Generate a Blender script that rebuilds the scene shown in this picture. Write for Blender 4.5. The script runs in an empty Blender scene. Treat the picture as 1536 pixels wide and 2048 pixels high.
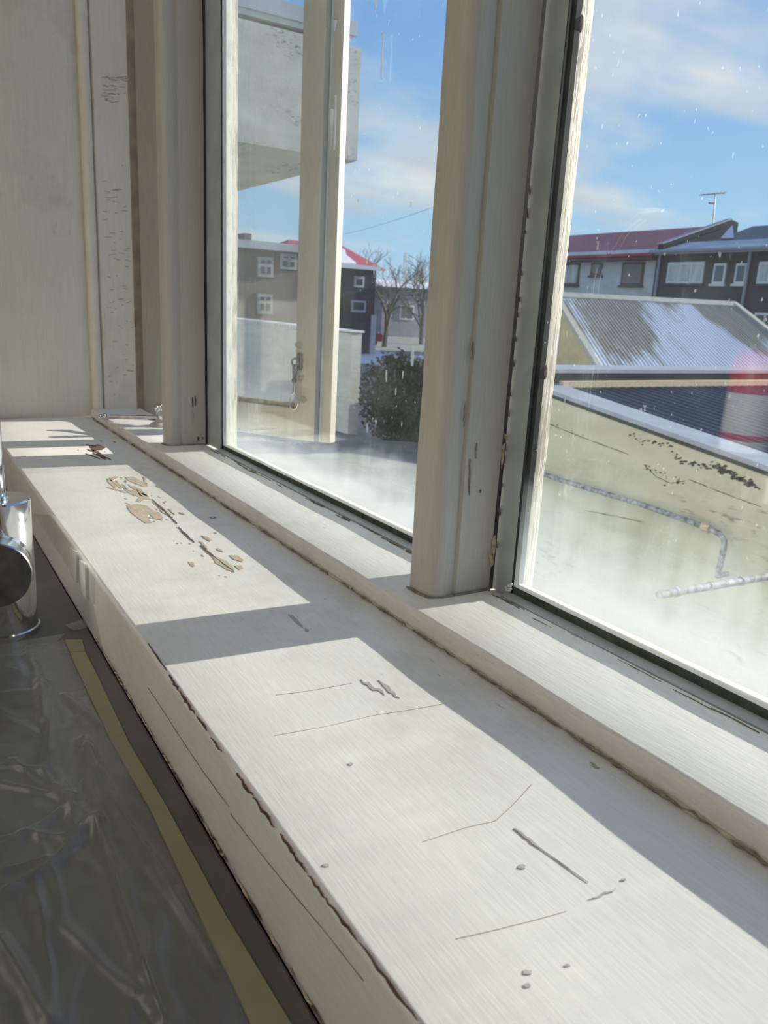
import bpy, bmesh, math, random
from mathutils import Vector, Matrix, noise
random.seed(7)
PI = math.pi
scene = bpy.context.scene
C = scene.collection

# ------------------------------------------------------------------ camera
# world: X runs along the window (+X to the right), +Y points outdoors, Z up.
# z = 0 is the top of the deep lower sill, the lens is 0.25 m above it.
F_PX = 1557.28
RX = Vector((0.52418008, 0.24269538, -0.81629296))
RY = Vector((0.8500633, -0.09141612, 0.5186863))
RZ = Vector((0.05126043, -0.96578572, -0.25422494))
EYE = Vector((0, 0, 0.25))
cam_d = bpy.data.cameras.new('camera')
cam_d.sensor_fit = 'VERTICAL'; cam_d.sensor_height = 36.0
cam_d.lens = F_PX * 36.0 / 2048.0
cam_d.clip_start = 0.02; cam_d.clip_end = 500
cam_d.dof.use_dof = True; cam_d.dof.focus_distance = 0.65; cam_d.dof.aperture_fstop = 20.0
cam = bpy.data.objects.new('camera', cam_d); C.objects.link(cam)
cam.matrix_world = Matrix(((RX[0], -RX[1], -RX[2], EYE[0]), (RY[0], -RY[1], -RY[2], EYE[1]),
                           (RZ[0], -RZ[1], -RZ[2], EYE[2]), (0, 0, 0, 1)))
scene.camera = cam

def at(px, py, ax, val):
    """where the sight line through a photo point meets the plane (axis ax = val)"""
    d = Vector((px - 768, py - 1024, F_PX))
    w = Vector((RX.dot(d), RY.dot(d), RZ.dot(d)))
    return EYE + w * ((val - EYE[ax]) / w[ax])

# ------------------------------------------------------------------ node helpers
class NT:
    def __init__(self, tree): self.t = tree; self.n = tree.nodes; self.l = tree.links
    def add(self, typ, ins=None, **props):
        nd = self.n.new(typ)
        for k, v in props.items(): setattr(nd, k, v)
        for k, v in (ins or {}).items(): self.set(nd, k, v)
        return nd
    def set(self, nd, k, v):
        s = nd.inputs[k]
        if hasattr(v, 'is_output') or isinstance(v, bpy.types.NodeSocket): self.l.new(v, s)
        else: s.default_value = v
    def math(self, op, a, b=0.0, c=None, clamp=False):
        nd = self.add('ShaderNodeMath', {0: a, 1: b}, operation=op, use_clamp=clamp)
        if c is not None: self.set(nd, 2, c)
        return nd.outputs[0]
    def mix(self, fac, a, b, blend='MIX'):
        nd = self.add('ShaderNodeMix', data_type='RGBA', blend_type=blend)
        self.set(nd, 0, fac); self.set(nd, 6, a); self.set(nd, 7, b)
        return nd.outputs[2]
    def ramp(self, fac, *stops):
        nd = self.add('ShaderNodeValToRGB', {0: fac}); e = nd.color_ramp.elements
        while len(e) < len(stops): e.new(0.5)
        for i, (p, c) in enumerate(stops):
            e[i].position = p
            e[i].color = c if len(c) == 4 else (*c, 1)
        return nd.outputs[0]
    def rng(self, v, a, b, c=0.0, d=1.0):
        nd = self.add('ShaderNodeMapRange', {0: v, 1: a, 2: b, 3: c, 4: d}); nd.clamp = True
        return nd.outputs[0]
    def coords(self, scale=(1, 1, 1), loc=(0, 0, 0), rot=(0, 0, 0)):
        tc = self.add('ShaderNodeTexCoord')
        return self.add('ShaderNodeMapping', {0: tc.outputs['Object'], 1: loc, 2: rot, 3: scale}).outputs[0]
    def noise(self, vec, scale, detail=4, rough=0.55, dist=0.0):
        return self.add('ShaderNodeTexNoise', {'Vector': vec, 'Scale': scale, 'Detail': detail, 'Roughness': rough, 'Distortion': dist}).outputs[0]
    def bump(self, h, strength=0.3, dist=0.001):
        return self.add('ShaderNodeBump', {'Strength': strength, 'Distance': dist, 'Height': h}).outputs[0]

def m_clear():
    m, nt, out = new_mat('clear_glass')
    tr = nt.add('ShaderNodeBsdfTransparent', {0: (0.985, 0.99, 0.987, 1)})
    gl = nt.add('ShaderNodeBsdfGlossy', {'Color': (1, 1, 1, 1), 'Roughness': 0.0})
    lw = nt.add('ShaderNodeLayerWeight', {0: 0.5})
    fr = nt.math('ADD', nt.math('MULTIPLY', nt.math('POWER', lw.outputs[1], 5.0), 0.9), 0.052)
    mx = nt.add('ShaderNodeMixShader', {0: fr, 1: tr.outputs[0], 2: gl.outputs[0]})
    nt.l.new(mx.outputs[0], out.inputs[0])
    return m
def dirty_face_only(o, n, both=False):
    # limescale and dust sit on the broad faces, the edges are clean glass
    o.data.materials.append(M['clear'])
    for p in o.data.polygons: d = p.normal.dot(n); p.material_index = 0 if (abs(d) if both else d) > 0.7 else 1
    return o

def g4(c): return (c[0], c[1], c[2], 1)

def new_mat(name):
    m = bpy.data.materials.new(name); m.use_nodes = True
    nt = NT(m.node_tree); nt.n.clear()
    out = nt.add('ShaderNodeOutputMaterial')
    return m, nt, out

def principled(nt, out, **ins):
    b = nt.add('ShaderNodeBsdfPrincipled')
    for k, v in ins.items():
        nt.set(b, {'color': 'Base Color', 'rough': 'Roughness', 'metal': 'Metallic', 'normal': 'Normal', 'spec': 'Specular IOR Level', 'alpha': 'Alpha'}[k], v)
    nt.l.new(b.outputs[0], out.inputs[0])
    return b

def m_plain(name, col, rough=0.6, metal=0.0, var=0.12, scale=30.0, stretch=(1, 1, 1), bump=0.0, spec=0.5):
    m, nt, out = new_mat(name)
    v = nt.coords(stretch)
    n = nt.noise(v, scale, 3)
    lo = tuple(max(0, c * (1 - var)) for c in col); hi = tuple(min(1, c * (1 + var)) for c in col)
    col_s = nt.ramp(n, (0.3, lo), (0.7, hi))
    kw = dict(color=col_s, rough=rough, metal=metal, spec=spec)
    if bump: kw['normal'] = nt.bump(n, bump, 0.002)
    principled(nt, out, **kw)
    return m

def m_paint(name, col, grain=(1, 12, 12), rough=0.45, dirt=(0.36, 0.33, 0.27), dirt_amt=0.35, streak=0.10, seed=0.0, marks=0.0, gscale=40.0, relief=0.22):
    """old hand-brushed gloss paint: brush lines along the grain, yellowed grime, small scuffs"""
    m, nt, out = new_mat(name)
    v = nt.coords(grain, (seed, seed * 1.7, seed * 0.6))
    u = nt.coords((1, 1, 1), (seed * 2.1, seed, seed))
    fine = nt.noise(v, gscale, 4, 0.65)
    broad = nt.noise(u, 5.0, 2, 0.55)
    mid = nt.noise(u, 26.0, 3, 0.62)
    dark = tuple(c * (1 - streak) for c in col); lite = tuple(min(1, c * (1 + streak * 0.5)) for c in col)
    c1 = nt.ramp(fine, (0.32, dark), (0.66, lite))
    g = nt.math('MULTIPLY', nt.rng(broad, 0.45, 0.72), nt.rng(mid, 0.40, 0.75))
    c2 = nt.mix(nt.math('MULTIPLY', g, dirt_amt), c1, g4(dirt))
    if marks:
        w = nt.coords(tuple(x * 0.35 + 0.4 for x in grain), (seed + 3, 1, 2))
        sp = nt.noise(w, 55.0, 3, 0.6)
        sel = nt.math('MULTIPLY', nt.rng(sp, 0.70, 0.74), nt.rng(broad, 0.42, 0.6))
        c2 = nt.mix(nt.math('MULTIPLY', sel, marks), c2, g4((0.20, 0.18, 0.15)))
    r = nt.rng(mid, 0.3, 0.7, rough - 0.08, rough + 0.12)
    principled(nt, out, color=c2, rough=r, normal=nt.bump(fine, relief, 0.0008))
    return m

def m_glass(name, z0, haze, edge_x=None, seed=0.0, rise=0.06):
    """window glass: clear with faint dust everywhere and a milky limescale bloom rising from the bottom edge"""
    m, nt, out = new_mat(name)
    tc = nt.add('ShaderNodeTexCoord')
    sep = nt.add('ShaderNodeSeparateXYZ', {0: tc.outputs['Object']})
    drip = nt.noise(nt.coords((60, 1, 5), (seed, 0, 0)), 1.6, 3, 0.6)
    blot = nt.noise(nt.coords((8, 8, 8), (seed, 2, 0)), 2.0, 3, 0.6)
    z = nt.math('SUBTRACT', sep.outputs[2], z0)
    h = nt.math('ADD', nt.math('MULTIPLY', drip, rise), nt.math('MULTIPLY', blot, rise * 1.2))
    b = nt.rng(nt.math('DIVIDE', z, h), 0.0, 1.55, 1.0, 0.0)
    b = nt.math('POWER', b, 1.5)
    fac = nt.math('ADD', nt.math('MULTIPLY', b, haze), nt.rng(blot, 0.45, 0.75, 0.005, 0.016))
    if edge_x is not None:
        wob = nt.math('ADD', sep.outputs[0], nt.math('MULTIPLY', drip, 0.002))
        fac = nt.math('MAXIMUM', fac, nt.rng(wob, edge_x - 0.0015, edge_x + 0.0015, 0.13, 0.0))
    spk = nt.noise(nt.coords((1, 1, 0.6), (seed, 5, 0)), 330.0, 1, 0.5)
    fac = nt.math('ADD', fac, nt.rng(spk, 0.755, 0.78, 0.0, 0.35), clamp=True)
    fac = nt.math('MINIMUM', fac, 0.165)
    tr = nt.add('ShaderNodeBsdfTransparent', {0: (0.955, 0.972, 0.965, 1)})
    gl = nt.add('ShaderNodeBsdfGlossy', {'Color': (1, 1, 1, 1), 'Roughness': 0.0})
    lw = nt.add('ShaderNodeLayerWeight', {0: 0.5})
    fr = nt.math('ADD', nt.math('MULTIPLY', nt.math('POWER', lw.outputs[1], 5.0), 0.9), 0.052)
    clear = nt.add('ShaderNodeMixShader', {0: fr, 1: tr.outputs[0], 2: gl.outputs[0]})
    df = nt.add('ShaderNodeBsdfDiffuse', {0: (0.90, 0.95, 0.95, 1)})
    tl = nt.add('ShaderNodeBsdfTranslucent', {0: (0.86, 0.95, 1.0, 1)})
    milk = nt.add('ShaderNodeMixShader', {0: 0.55, 1: df.outputs[0], 2: tl.outputs[0]})
    mx = nt.add('ShaderNodeMixShader', {0: fac, 1: clear.outputs[0], 2: milk.outputs[0]})
    nt.l.new(mx.outputs[0], out.inputs[0])
    return m

# ------------------------------------------------------------------ world, sun, exposure
SUN_DIR = Vector((-0.10, -1.0, -0.305)).normalized()     # the way the light travels
world = bpy.data.worlds.new('world'); scene.world = world; world.use_nodes = True
wn = NT(world.node_tree); wn.n.clear()
w_out = wn.add('ShaderNodeOutputWorld')
tc = wn.add('ShaderNodeTexCoord')
sp = wn.add('ShaderNodeSeparateXYZ', {0: tc.outputs['Generated']})
elev = wn.math('MAXIMUM', sp.outputs[2], 0.0)
sky = wn.ramp(elev, (0.0, (0.52, 0.76, 0.97)), (0.12, (0.40, 0.68, 0.97)), (0.30, (0.235, 0.48, 0.90)), (0.8, (0.13, 0.31, 0.72)))
den = wn.math('ADD', elev, 0.16)
cu = wn.math('DIVIDE', sp.outputs[0], den); cv = wn.math('DIVIDE', sp.outputs[1], den)
cvec = wn.add('ShaderNodeCombineXYZ', {0: cu, 1: cv, 2: 0.0})
cmap = wn.add('ShaderNodeMapping', {0: cvec.outputs[0], 1: (0.78, 3.0, 0.0), 2: (0, 0, 0.45), 3: (0.75, 0.42, 1.0)})
cn = wn.noise(cmap.outputs[0], 1.25, 5, 0.56)
cloud = wn.rng(cn, 0.485, 0.62)
shade = wn.ramp(wn.noise(cmap.outputs[0], 3.1, 2, 0.5), (0.3, (0.60, 0.66, 0.74)), (0.7, (0.93, 0.93, 0.92)))
skyc = wn.mix(wn.math('MULTIPLY', cloud, 0.92), sky, shade)
bg = wn.add('ShaderNodeBackground', {0: skyc, 1: 1.0})
wn.l.new(bg.outputs[0], w_out.inputs[0])

sun_d = bpy.data.lights.new('sun', 'SUN'); sun_d.energy = 11.2; sun_d.angle = 0.0093; sun_d.color = (1.0, 0.94, 0.84)
sun = bpy.data.objects.new('sun', sun_d); C.objects.link(sun)
sun.rotation_euler = SUN_DIR.to_track_quat('-Z', 'Y').to_euler(); sun.location = (1, 12, 6)

# an added fill light brightens the kitchen; it is built below
FILL_LIGHT_W = 11.0
vs = scene.view_settings
vs.view_transform = 'Standard'; vs.look = 'None'; vs.exposure = 0.0; vs.gamma = 1.0; vs.use_curve_mapping = False
scene.cycles.transparent_max_bounces = 20
scene.cycles.max_bounces = 5; scene.cycles.diffuse_bounces = 3; scene.cycles.glossy_bounces = 3; scene.cycles.transmission_bounces = 3
scene.cycles.use_denoising = True
scene.cycles.use_light_tree = False
scene.cycles.use_adaptive_sampling = True; scene.cycles.adaptive_threshold = 0.05
world.cycles.sampling_method = 'MANUAL'; world.cycles.sample_map_resolution = 512

# ------------------------------------------------------------------ mesh helpers
def link(name, me, mat=None, parent=None):
    o = bpy.data.objects.new(name, me); C.objects.link(o)
    if mat is not None and me is not None: me.materials.append(mat)
    if parent is not None: o.parent = parent
    return o
def mesh_of(bm, smooth=False, angle=None):
    me = bpy.data.meshes.new('m')
    bmesh.ops.recalc_face_normals(bm, faces=bm.faces)
    if smooth:
        for f in bm.faces: f.smooth = True
        if angle is not None:
            for e in bm.edges:
                if len(e.link_faces) == 2 and e.calc_face_angle(0) > angle: e.smooth = False
    bm.to_mesh(me); bm.free()
    return me
def obj(name, bm, mat, parent=None, smooth=False, angle=math.radians(35)):
    return link(name, mesh_of(bm, smooth, angle), mat, parent)
def tag(o, label, cat, group=None, kind=None):
    o['label'] = label; o['category'] = cat
    if group: o['group'] = group
    if kind: o['kind'] = kind
    return o
def root(name, label, cat, group=None, kind=None, loc=(0, 0, 0)):
    o = bpy.data.objects.new(name, None); C.objects.link(o)
    o.empty_display_size = 0.05
    return tag(o, label, cat, group, kind)
def bx(bm, x0, x1, y0, y1, z0, z1, mtx=None, bev=0.0):
    r = bmesh.ops.create_cube(bm, size=1)
    vs_ = r['verts']
    M = Matrix.Translation(((x0 + x1) / 2, (y0 + y1) / 2, (z0 + z1) / 2)) @ Matrix.Diagonal((abs(x1 - x0), abs(y1 - y0), abs(z1 - z0), 1))
    bmesh.ops.transform(bm, matrix=M, verts=vs_)
    if bev:
        es = list({e for v in vs_ for e in v.link_edges})
        rr = bmesh.ops.bevel(bm, geom=es, offset=bev, segments=2, profile=0.5, affect='EDGES')
        vs_ = list({v for f in rr['faces'] for v in f.verts} | {v for v in vs_ if v.is_valid})
    if mtx is not None: bmesh.ops.transform(bm, matrix=mtx, verts=vs_)
    return bm
def box(name, x0, x1, y0, y1, z0, z1, mat, parent=None, mtx=None, bev=0.0):
    bm = bmesh.new(); bx(bm, x0, x1, y0, y1, z0, z1, mtx, bev)
    return obj(name, bm, mat, parent)
def quad(bm, pts): return bm.faces.new([bm.verts.new(p) for p in pts])
def prism(bm, pts, vec):
    """closed polygon pts swept by vec"""
    vec = Vector(vec)
    a = [bm.verts.new(p) for p in pts]; b = [bm.verts.new(Vector(p) + vec) for p in pts]
    bm.faces.new(a); bm.faces.new(b[::-1])
    for i in range(len(a)): bm.faces.new((a[i], b[i], b[(i + 1) % len(a)], a[(i + 1) % len(a)]))
    return bm
def sweep(profile, stations, close=True, wob=0.0, freq=6.0, seed=0.0):
    """profile = list of 2D points; stations = function list giving 3D point for (a, b); ends capped"""
    bm = bmesh.new(); rings = []
    for k, fn in enumerate(stations):
        ring = []
        for j, (a, b) in enumerate(profile):
            p = Vector(fn(a, b))
            if wob:
                nv = noise.noise_vector(Vector((p.x * freq + seed, p.y * freq * 3, p.z * freq * 3)))
                p += nv * wob
            ring.append(bm.verts.new(p))
        rings.append(ring)
    n = len(profile)
    for r0, r1 in zip(rings, rings[1:]):
        for j in range(n if close else n - 1):
            bm.faces.new((r0[j], r0[(j + 1) % n], r1[(j + 1) % n], r1[j]))
    if close:
        bm.faces.new(rings[0]); bm.faces.new(rings[-1][::-1])
    return bm
def along_x(profile, x0, x1, n=60, **kw):
    xs = [x0 + (x1 - x0) * i / n for i in range(n + 1)]
    return sweep(profile, [(lambda a, b, x=x: (x, a, b)) for x in xs], **kw)
def along_z(profile, z0, z1, n=30, **kw):
    zs = [z0 + (z1 - z0) * i / n for i in range(n + 1)]
    return sweep(profile, [(lambda a, b, z=z: (a, b, z)) for z in zs], **kw)
def tube(bm, path, r, seg=12, caps=True):
    path = [Vector(p) for p in path]; rings = []
    rr = r if isinstance(r, (list, tuple)) else [r] * len(path)
    up = None
    for i, p in enumerate(path):
        d = (path[min(i + 1, len(path) - 1)] - path[max(i - 1, 0)]).normalized()
        if up is None: up = Vector((0, 0, 1)) if abs(d.z) < 0.9 else Vector((1, 0, 0))
        s = d.cross(up).normalized(); t = s.cross(d).normalized(); up = t
        rings.append([bm.verts.new(p + (s * math.cos(2 * PI * k / seg) + t * math.sin(2 * PI * k / seg)) * rr[i]) for k in range(seg)])
    for a, b in zip(rings, rings[1:]):
        for k in range(seg): bm.faces.new((a[k], a[(k + 1) % seg], b[(k + 1) % seg], b[k]))
    if caps and seg > 2: bm.faces.new(rings[0]); bm.faces.new(rings[-1][::-1])
    return bm
def lathe(bm, prof, seg=32, mtx=None):
    """prof: (radius, height) pairs about local Z"""
    vs0 = []; rings = []
    for r, h in prof:
        if r < 1e-6:
            v = bm.verts.new((0, 0, h)); rings.append([v] * seg); vs0.append(v)
        else:
            ring = [bm.verts.new((r * math.cos(2 * PI * k / seg), r * math.sin(2 * PI * k / seg), h)) for k in range(seg)]
            rings.append(ring); vs0 += ring
    for a, b in zip(rings, rings[1:]):
        for k in range(seg):
            f = [a[k], a[(k + 1) % seg], b[(k + 1) % seg], b[k]]
            u = []
            for v in f:
                if v not in u: u.append(v)
            if len(u) > 2: bm.faces.new(u)
    if mtx is not None: bmesh.ops.transform(bm, matrix=mtx, verts=vs0)
    return bm
def arc(c, r, a0, a1, n=6):
    return [(c[0] + r * math.cos(math.radians(a0 + (a1 - a0) * i / n)), c[1] + r * math.sin(math.radians(a0 + (a1 - a0) * i / n))) for i in range(n + 1)]

# ------------------------------------------------------------------ materials
WHITE = (0.74, 0.73, 0.69)
M = {}
M['clear'] = m_clear()
M['sill'] = m_paint('sill_paint', (0.765, 0.755, 0.705), grain=(1, 14, 14), dirt_amt=0.42, streak=0.07, seed=1.0, marks=0.5, rough=0.42, relief=0.11)
M['sill2'] = m_paint('upper_sill_paint', (0.755, 0.745, 0.695), grain=(1.2, 12, 12), dirt_amt=0.35, streak=0.09, seed=4.0, marks=0.4, rough=0.45)
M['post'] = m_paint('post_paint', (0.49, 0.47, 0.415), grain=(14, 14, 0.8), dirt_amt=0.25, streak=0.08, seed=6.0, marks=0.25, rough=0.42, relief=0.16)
M['jamb'] = m_paint('jamb_paint', (0.76, 0.715, 0.60), grain=(6, 6, 0.5), dirt_amt=0.45, streak=0.05, seed=9.0, marks=0.35, rough=0.48)
M['stop'] = m_paint('weathered_stop_paint', (0.78, 0.75, 0.66), grain=(16, 16, 1.0), dirt_amt=0.8, streak=0.30, seed=11.0, marks=0.9, rough=0.6, dirt=(0.30, 0.27, 0.20), relief=0.6)
def m_peel(name, col, wood, seed):
    m, nt, out = new_mat(name)
    a = nt.noise(nt.coords((1.6, 1.6, 0.10), (seed, 0, 0)), 260.0, 4, 0.7)
    b = nt.noise(nt.coords((1, 1, 0.4), (seed, 3, 0)), 30.0, 3, 0.6)
    k = nt.rng(nt.math('ADD', a, nt.math('MULTIPLY', b, 0.5)), 0.74, 0.84)
    c = nt.mix(nt.math('MULTIPLY', k, 0.85), nt.ramp(b, (0.3, tuple(x * 0.88 for x in col)), (0.7, col)), g4(wood))
    principled(nt, out, color=c, rough=0.65, normal=nt.bump(k, 0.7, -0.0012))
    return m
M['stop'] = m_peel('peeling_stop', (0.53, 0.50, 0.41), (0.22, 0.205, 0.17), 3.0)
M['sash'] = m_paint('sash_paint', (0.33, 0.318, 0.27), grain=(14, 14, 0.9), dirt_amt=0.5, streak=0.12, seed=13.0, marks=0.4, rough=0.5, dirt=(0.30, 0.26, 0.20))
M['bead'] = m_plain('grey_bead', (0.37, 0.41, 0.41), rough=0.45, var=0.12, scale=25)
M['rubber'] = m_plain('black_rubber', (0.012, 0.013, 0.012), rough=0.6, var=0.5, scale=80, spec=0.1)
M['rubber_dirty'] = m_plain('mossy_rubber', (0.045, 0.055, 0.045), rough=0.6, var=0.6, scale=60, bump=0.4)
M['wood_edge'] = m_plain('weathered_wood', (0.52, 0.44, 0.30), rough=0.8, var=0.4, scale=40, stretch=(1, 6, 6))
M['bare'] = m_plain('bare_wood', (0.50, 0.42, 0.325), rough=0.8, var=0.18, scale=60, stretch=(1, 8, 8))
M['bare_grey'] = m_plain('bare_grey_wood', (0.42, 0.40, 0.37), rough=0.8, var=0.2, scale=60, stretch=(1, 8, 8))
M['red_wood'] = m_plain('red_undercoat', (0.105, 0.062, 0.046), rough=0.7, var=0.35, scale=60)
M['crack'] = m_plain('crack_dark', (0.10, 0.085, 0.07), rough=0.9, var=0.3, scale=60)
M['grime'] = m_plain('grime', (0.24, 0.215, 0.17), rough=0.85, var=0.5, scale=90, bump=0.5)
M['caulk'] = m_plain('old_caulk', (0.52, 0.49, 0.42), rough=0.7, var=0.25, scale=50, bump=0.3)
M['chrome'] = m_plain('chrome', (0.72, 0.73, 0.73), rough=0.08, metal=1.0, var=0.05, scale=40)
M['chrome_dull'] = m_plain('dull_chrome', (0.42, 0.42, 0.42), rough=0.22, metal=1.0, var=0.25, scale=60)
M['iron'] = m_plain('tarnished_iron', (0.16, 0.15, 0.13), rough=0.45, metal=0.7, var=0.4, scale=60)
M['brass'] = m_plain('old_brass', (0.30, 0.22, 0.10), rough=0.5, metal=0.6, var=0.4, scale=60)
M['counter'] = m_plain('dark_laminate', (0.115, 0.112, 0.100), rough=0.35, var=0.18, scale=22)
M['tape'] = m_plain('masking_tape', (0.285, 0.265, 0.165), rough=0.55, var=0.06, scale=40)
M['wallroom'] = m_plain('room_wall', (0.72, 0.70, 0.65), rough=0.8, var=0.03, scale=4)
M['ceil'] = m_plain('room_ceiling', (0.82, 0.81, 0.78), rough=0.9, var=0.02, scale=4)
M['floor'] = m_plain('room_floor', (0.34, 0.28, 0.22), rough=0.5, var=0.15, scale=8)
M['cab'] = m_plain('cabinet_white', (0.74, 0.73, 0.70), rough=0.4, var=0.03, scale=6)
M['outdark'] = m_plain('cavity', (0.05, 0.045, 0.035), rough=0.9, var=0.3, scale=40)  # dark colour standing in for shade inside the reveal slot

def m_clear_film(name, col, op, rough, crease=0.0, fres=0.55, base=0.05):
    m, nt, out = new_mat(name)
    tr = nt.add('ShaderNodeBsdfTransparent', {0: (0.97, 0.97, 0.965, 1)})
    gl = nt.add('ShaderNodeBsdfGlossy', {'Color': (1, 1, 1, 1), 'Roughness': rough})
    df = nt.add('ShaderNodeBsdfDiffuse', {0: g4(col)})
    lw = nt.add('ShaderNodeLayerWeight', {0: 0.5})
    fr = nt.math('ADD', nt.math('MULTIPLY', nt.math('POWER', lw.outputs[1], 3.0), fres), base)
    n = nt.noise(nt.coords((1, 1, 1)), 14.0, 3, 0.65)
    if crease:
        b = nt.bump(nt.noise(nt.coords((1, 2.2, 1)), 34.0, 5, 0.6), crease, 0.004)
        nt.l.new(b, gl.inputs['Normal']); nt.l.new(b, df.inputs['Normal'])
    a = nt.add('ShaderNodeMixShader', {0: nt.rng(n, 0.35, 0.7, op * 0.5, op * 1.5), 1: tr.outputs[0], 2: df.outputs[0]})
    b2 = nt.add('ShaderNodeMixShader', {0: fr, 1: a.outputs[0], 2: gl.outputs[0]})
    nt.l.new(b2.outputs[0], out.inputs[0])
    return m
M['film'] = m_clear_film('plastic_film', (0.50, 0.49, 0.46), 0.11, 0.30)
M['cleartape'] = m_clear_film('clear_tape', (0.80, 0.80, 0.76), 0.10, 0.10, 0.0, 0.06, 0.02)
M['tapeglare'] = m_clear_film('wrinkled_tape', (0.92, 0.92, 0.86), 0.50, 0.10, 0.0, 0.06, 0.02)  # pale colour that paints the tape's white reflections
M['splash'] = m_clear_film('dried_splash', (0.72, 0.78, 0.88), 0.26, 0.25)

# ------------------------------------------------------------------ key dimensions
YF, YS, ZU = 0.139, 0.339, 0.016          # sill front, step, height of the upper sill
XJ = -1.680                                # face of the panelled reveal at the far end
XR_END = 0.62                              # right end of the sill, past the frame
Z_TOP = 1.12                               # window head
YB = 0.431                                 # face of the glazing beads
YG0, YG1 = 0.4335, 0.4385                  # glass
ZC = -0.066                                # worktop

# ------------------------------------------------------------------ room shell
ZF, ZCL = -0.97, 1.55
XL, XRW, YBK = -3.6, 1.9, -2.25
s = box('floor', XL, XRW, YBK, 0.16, ZF - 0.1, ZF, M['floor']); tag(s, 'brown kitchen floor below the worktop', 'floor', kind='structure')
s = box('ceiling', XL, XRW, YBK, 0.16, ZCL, ZCL + 0.1, M['ceil']); tag(s, 'white kitchen ceiling above the window', 'ceiling', kind='structure')
s = box('wall_back', XL, XRW, YBK - 0.1, YBK, ZF, ZCL, M['wallroom']); tag(s, 'plain pale kitchen wall opposite the window', 'wall', kind='structure')
s = box('wall_left', XL - 0.1, XL, YBK - 0.1, 0.16, ZF, ZCL, M['wallroom']); tag(s, 'plain pale kitchen wall on the left', 'wall', kind='structure')
s = box('wall_right', XRW, XRW + 0.1, YBK - 0.1, 0.16, ZF, ZCL, M['wallroom']); tag(s, 'plain pale kitchen wall on the right', 'wall', kind='structure')
bm = bmesh.new()
bx(bm, XL - 0.1, XRW + 0.1, 0.160, 0.420, ZF - 0.1, -0.070)
bx(bm, XL - 0.1, XRW + 0.1, 0.160, 0.440, Z_TOP, ZCL + 0.1)
bx(bm, XL - 0.1, XJ - 0.052, 0.160, 0.440, -0.070, Z_TOP)
bx(bm, XR_END, XRW + 0.1, 0.160, 0.440, -0.070, Z_TOP)
s = obj('wall_front', bm, M['wallroom']); tag(s, 'thick outer wall around the window opening', 'wall', kind='structure')

# ------------------------------------------------------------------ deep lower sill
prof = [(0.345, -0.001), (0.345, -0.072), (YF + 0.003, -0.072), (YF, -0.069)] + [(YF, -0.030)] + arc((YF + 0.004, -0.004), 0.004, 180, 90, 4) + [(0.20, 0.0), (0.27, 0.0)]
bm = along_x(prof, XJ + 0.0005, XR_END, 150, wob=0.0004, freq=9.0, seed=2.0)
sill = obj('trim_1', bm, M['sill'], smooth=True)
tag(sill, 'deep white painted window sill with chipped paint in sun and shadow', 'window sill', kind='structure')

# raised upper sill (the window frame's bottom member)
prof = [(0.440, -0.02), (YS, -0.02), (YS - 0.001, 0.003)] + arc((YS + 0.003, ZU - 0.003), 0.003, 180, 90, 4) + [(0.38, ZU), (0.4225, ZU), (0.424, ZU - 0.0015), (0.440, ZU - 0.002)]
bm = along_x(prof, XJ + 0.0005, XR_END, 140, wob=0.0009, freq=11.0, seed=7.0)
sill2 = obj('trim_2', bm, M['sill2'], smooth=True)
tag(sill2, 'narrow raised white ledge between the deep sill and the glass', 'window ledge', kind='structure')

# ---- paint loss traced on the sill and fascia
def chip(parent, pts, ax, val, mat, off, name='paint_chip', jag=0.0):
    """flat flake-shaped bare spot; pts are photo points on the plane"""
    P = [at(x, y, ax, val) for x, y in pts]
    if jag:
        Q = []
        for a, b in zip(P, P[1:] + P[:1]):
            d = b - a; n = max(1, int(d.length / 0.004))
            for i in range(n):
                p = a + d * (i / n)
                nv = noise.noise_vector(p * 900.0)
                nv[ax] = 0
                Q.append(p + nv * jag)
        P = Q
    v = Vector((0, 0, 0)); v[ax] = off
    bm = bmesh.new()
    vs_ = [bm.verts.new(p + v) for p in P]
    e = [bm.edges.new((vs_[i], vs_[(i + 1) % len(vs_)])) for i in range(len(vs_))]
    bmesh.ops.triangle_fill(bm, use_beauty=True, edges=e)
    w = -v * 0.9
    r = bmesh.ops.extrude_face_region(bm, geom=list(bm.faces))
    bmesh.ops.translate(bm, vec=w, verts=[g for g in r['geom'] if isinstance(g, bmesh.types.BMVert)])
    return obj(name, bm, mat, parent)
def sliver(parent, a, b, w, ax, val, mat, off, name='paint_chip', n=7, lo=0.18):
    a = Vector(a); b = Vector(b); d = b - a; nrm = Vector((-d.y, d.x)).normalized()
    L, R = [], []
    for i in range(n + 1):
        t = i / n; e = math.sin(PI * min(1, max(0.03, t))) ** 0.6
        k = nrm * (random.uniform(-0.5, 0.5) * w * 0.7)
        c = a + d * t + k
        hw = w * 0.5 * e * random.uniform(0.5, 1.15) + lo
        L.append(tuple(c + nrm * hw)); R.append(tuple(c - nrm * hw))
    return chip(parent, L + R[::-1], ax, val, mat, off, name)
def c4(pts, s=2.793, o=(150, 800)): return [(o[0] + x / s, o[1] + y / s) for x, y in pts]
UP = 0.00045
top = lambda pts, mat='bare', jag=0.0006: chip(sill, pts, 2, 0.0, M[mat], UP, 'paint_chip', jag)
top(c4([(290, 590), (345, 582), (400, 590), (430, 615), (470, 630), (495, 655), (490, 675), (440, 662), (420, 640), (405, 650), (428, 688), (395, 690), (360, 665), (325, 640), (300, 615)]))
top(c4([(180, 440), (215, 428), (250, 430), (225, 445), (205, 455), (240, 490), (225, 495), (185, 460)]))
top(c4([(280, 432), (330, 430), (395, 470), (410, 482), (380, 485), (340, 470), (300, 452)]))
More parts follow.
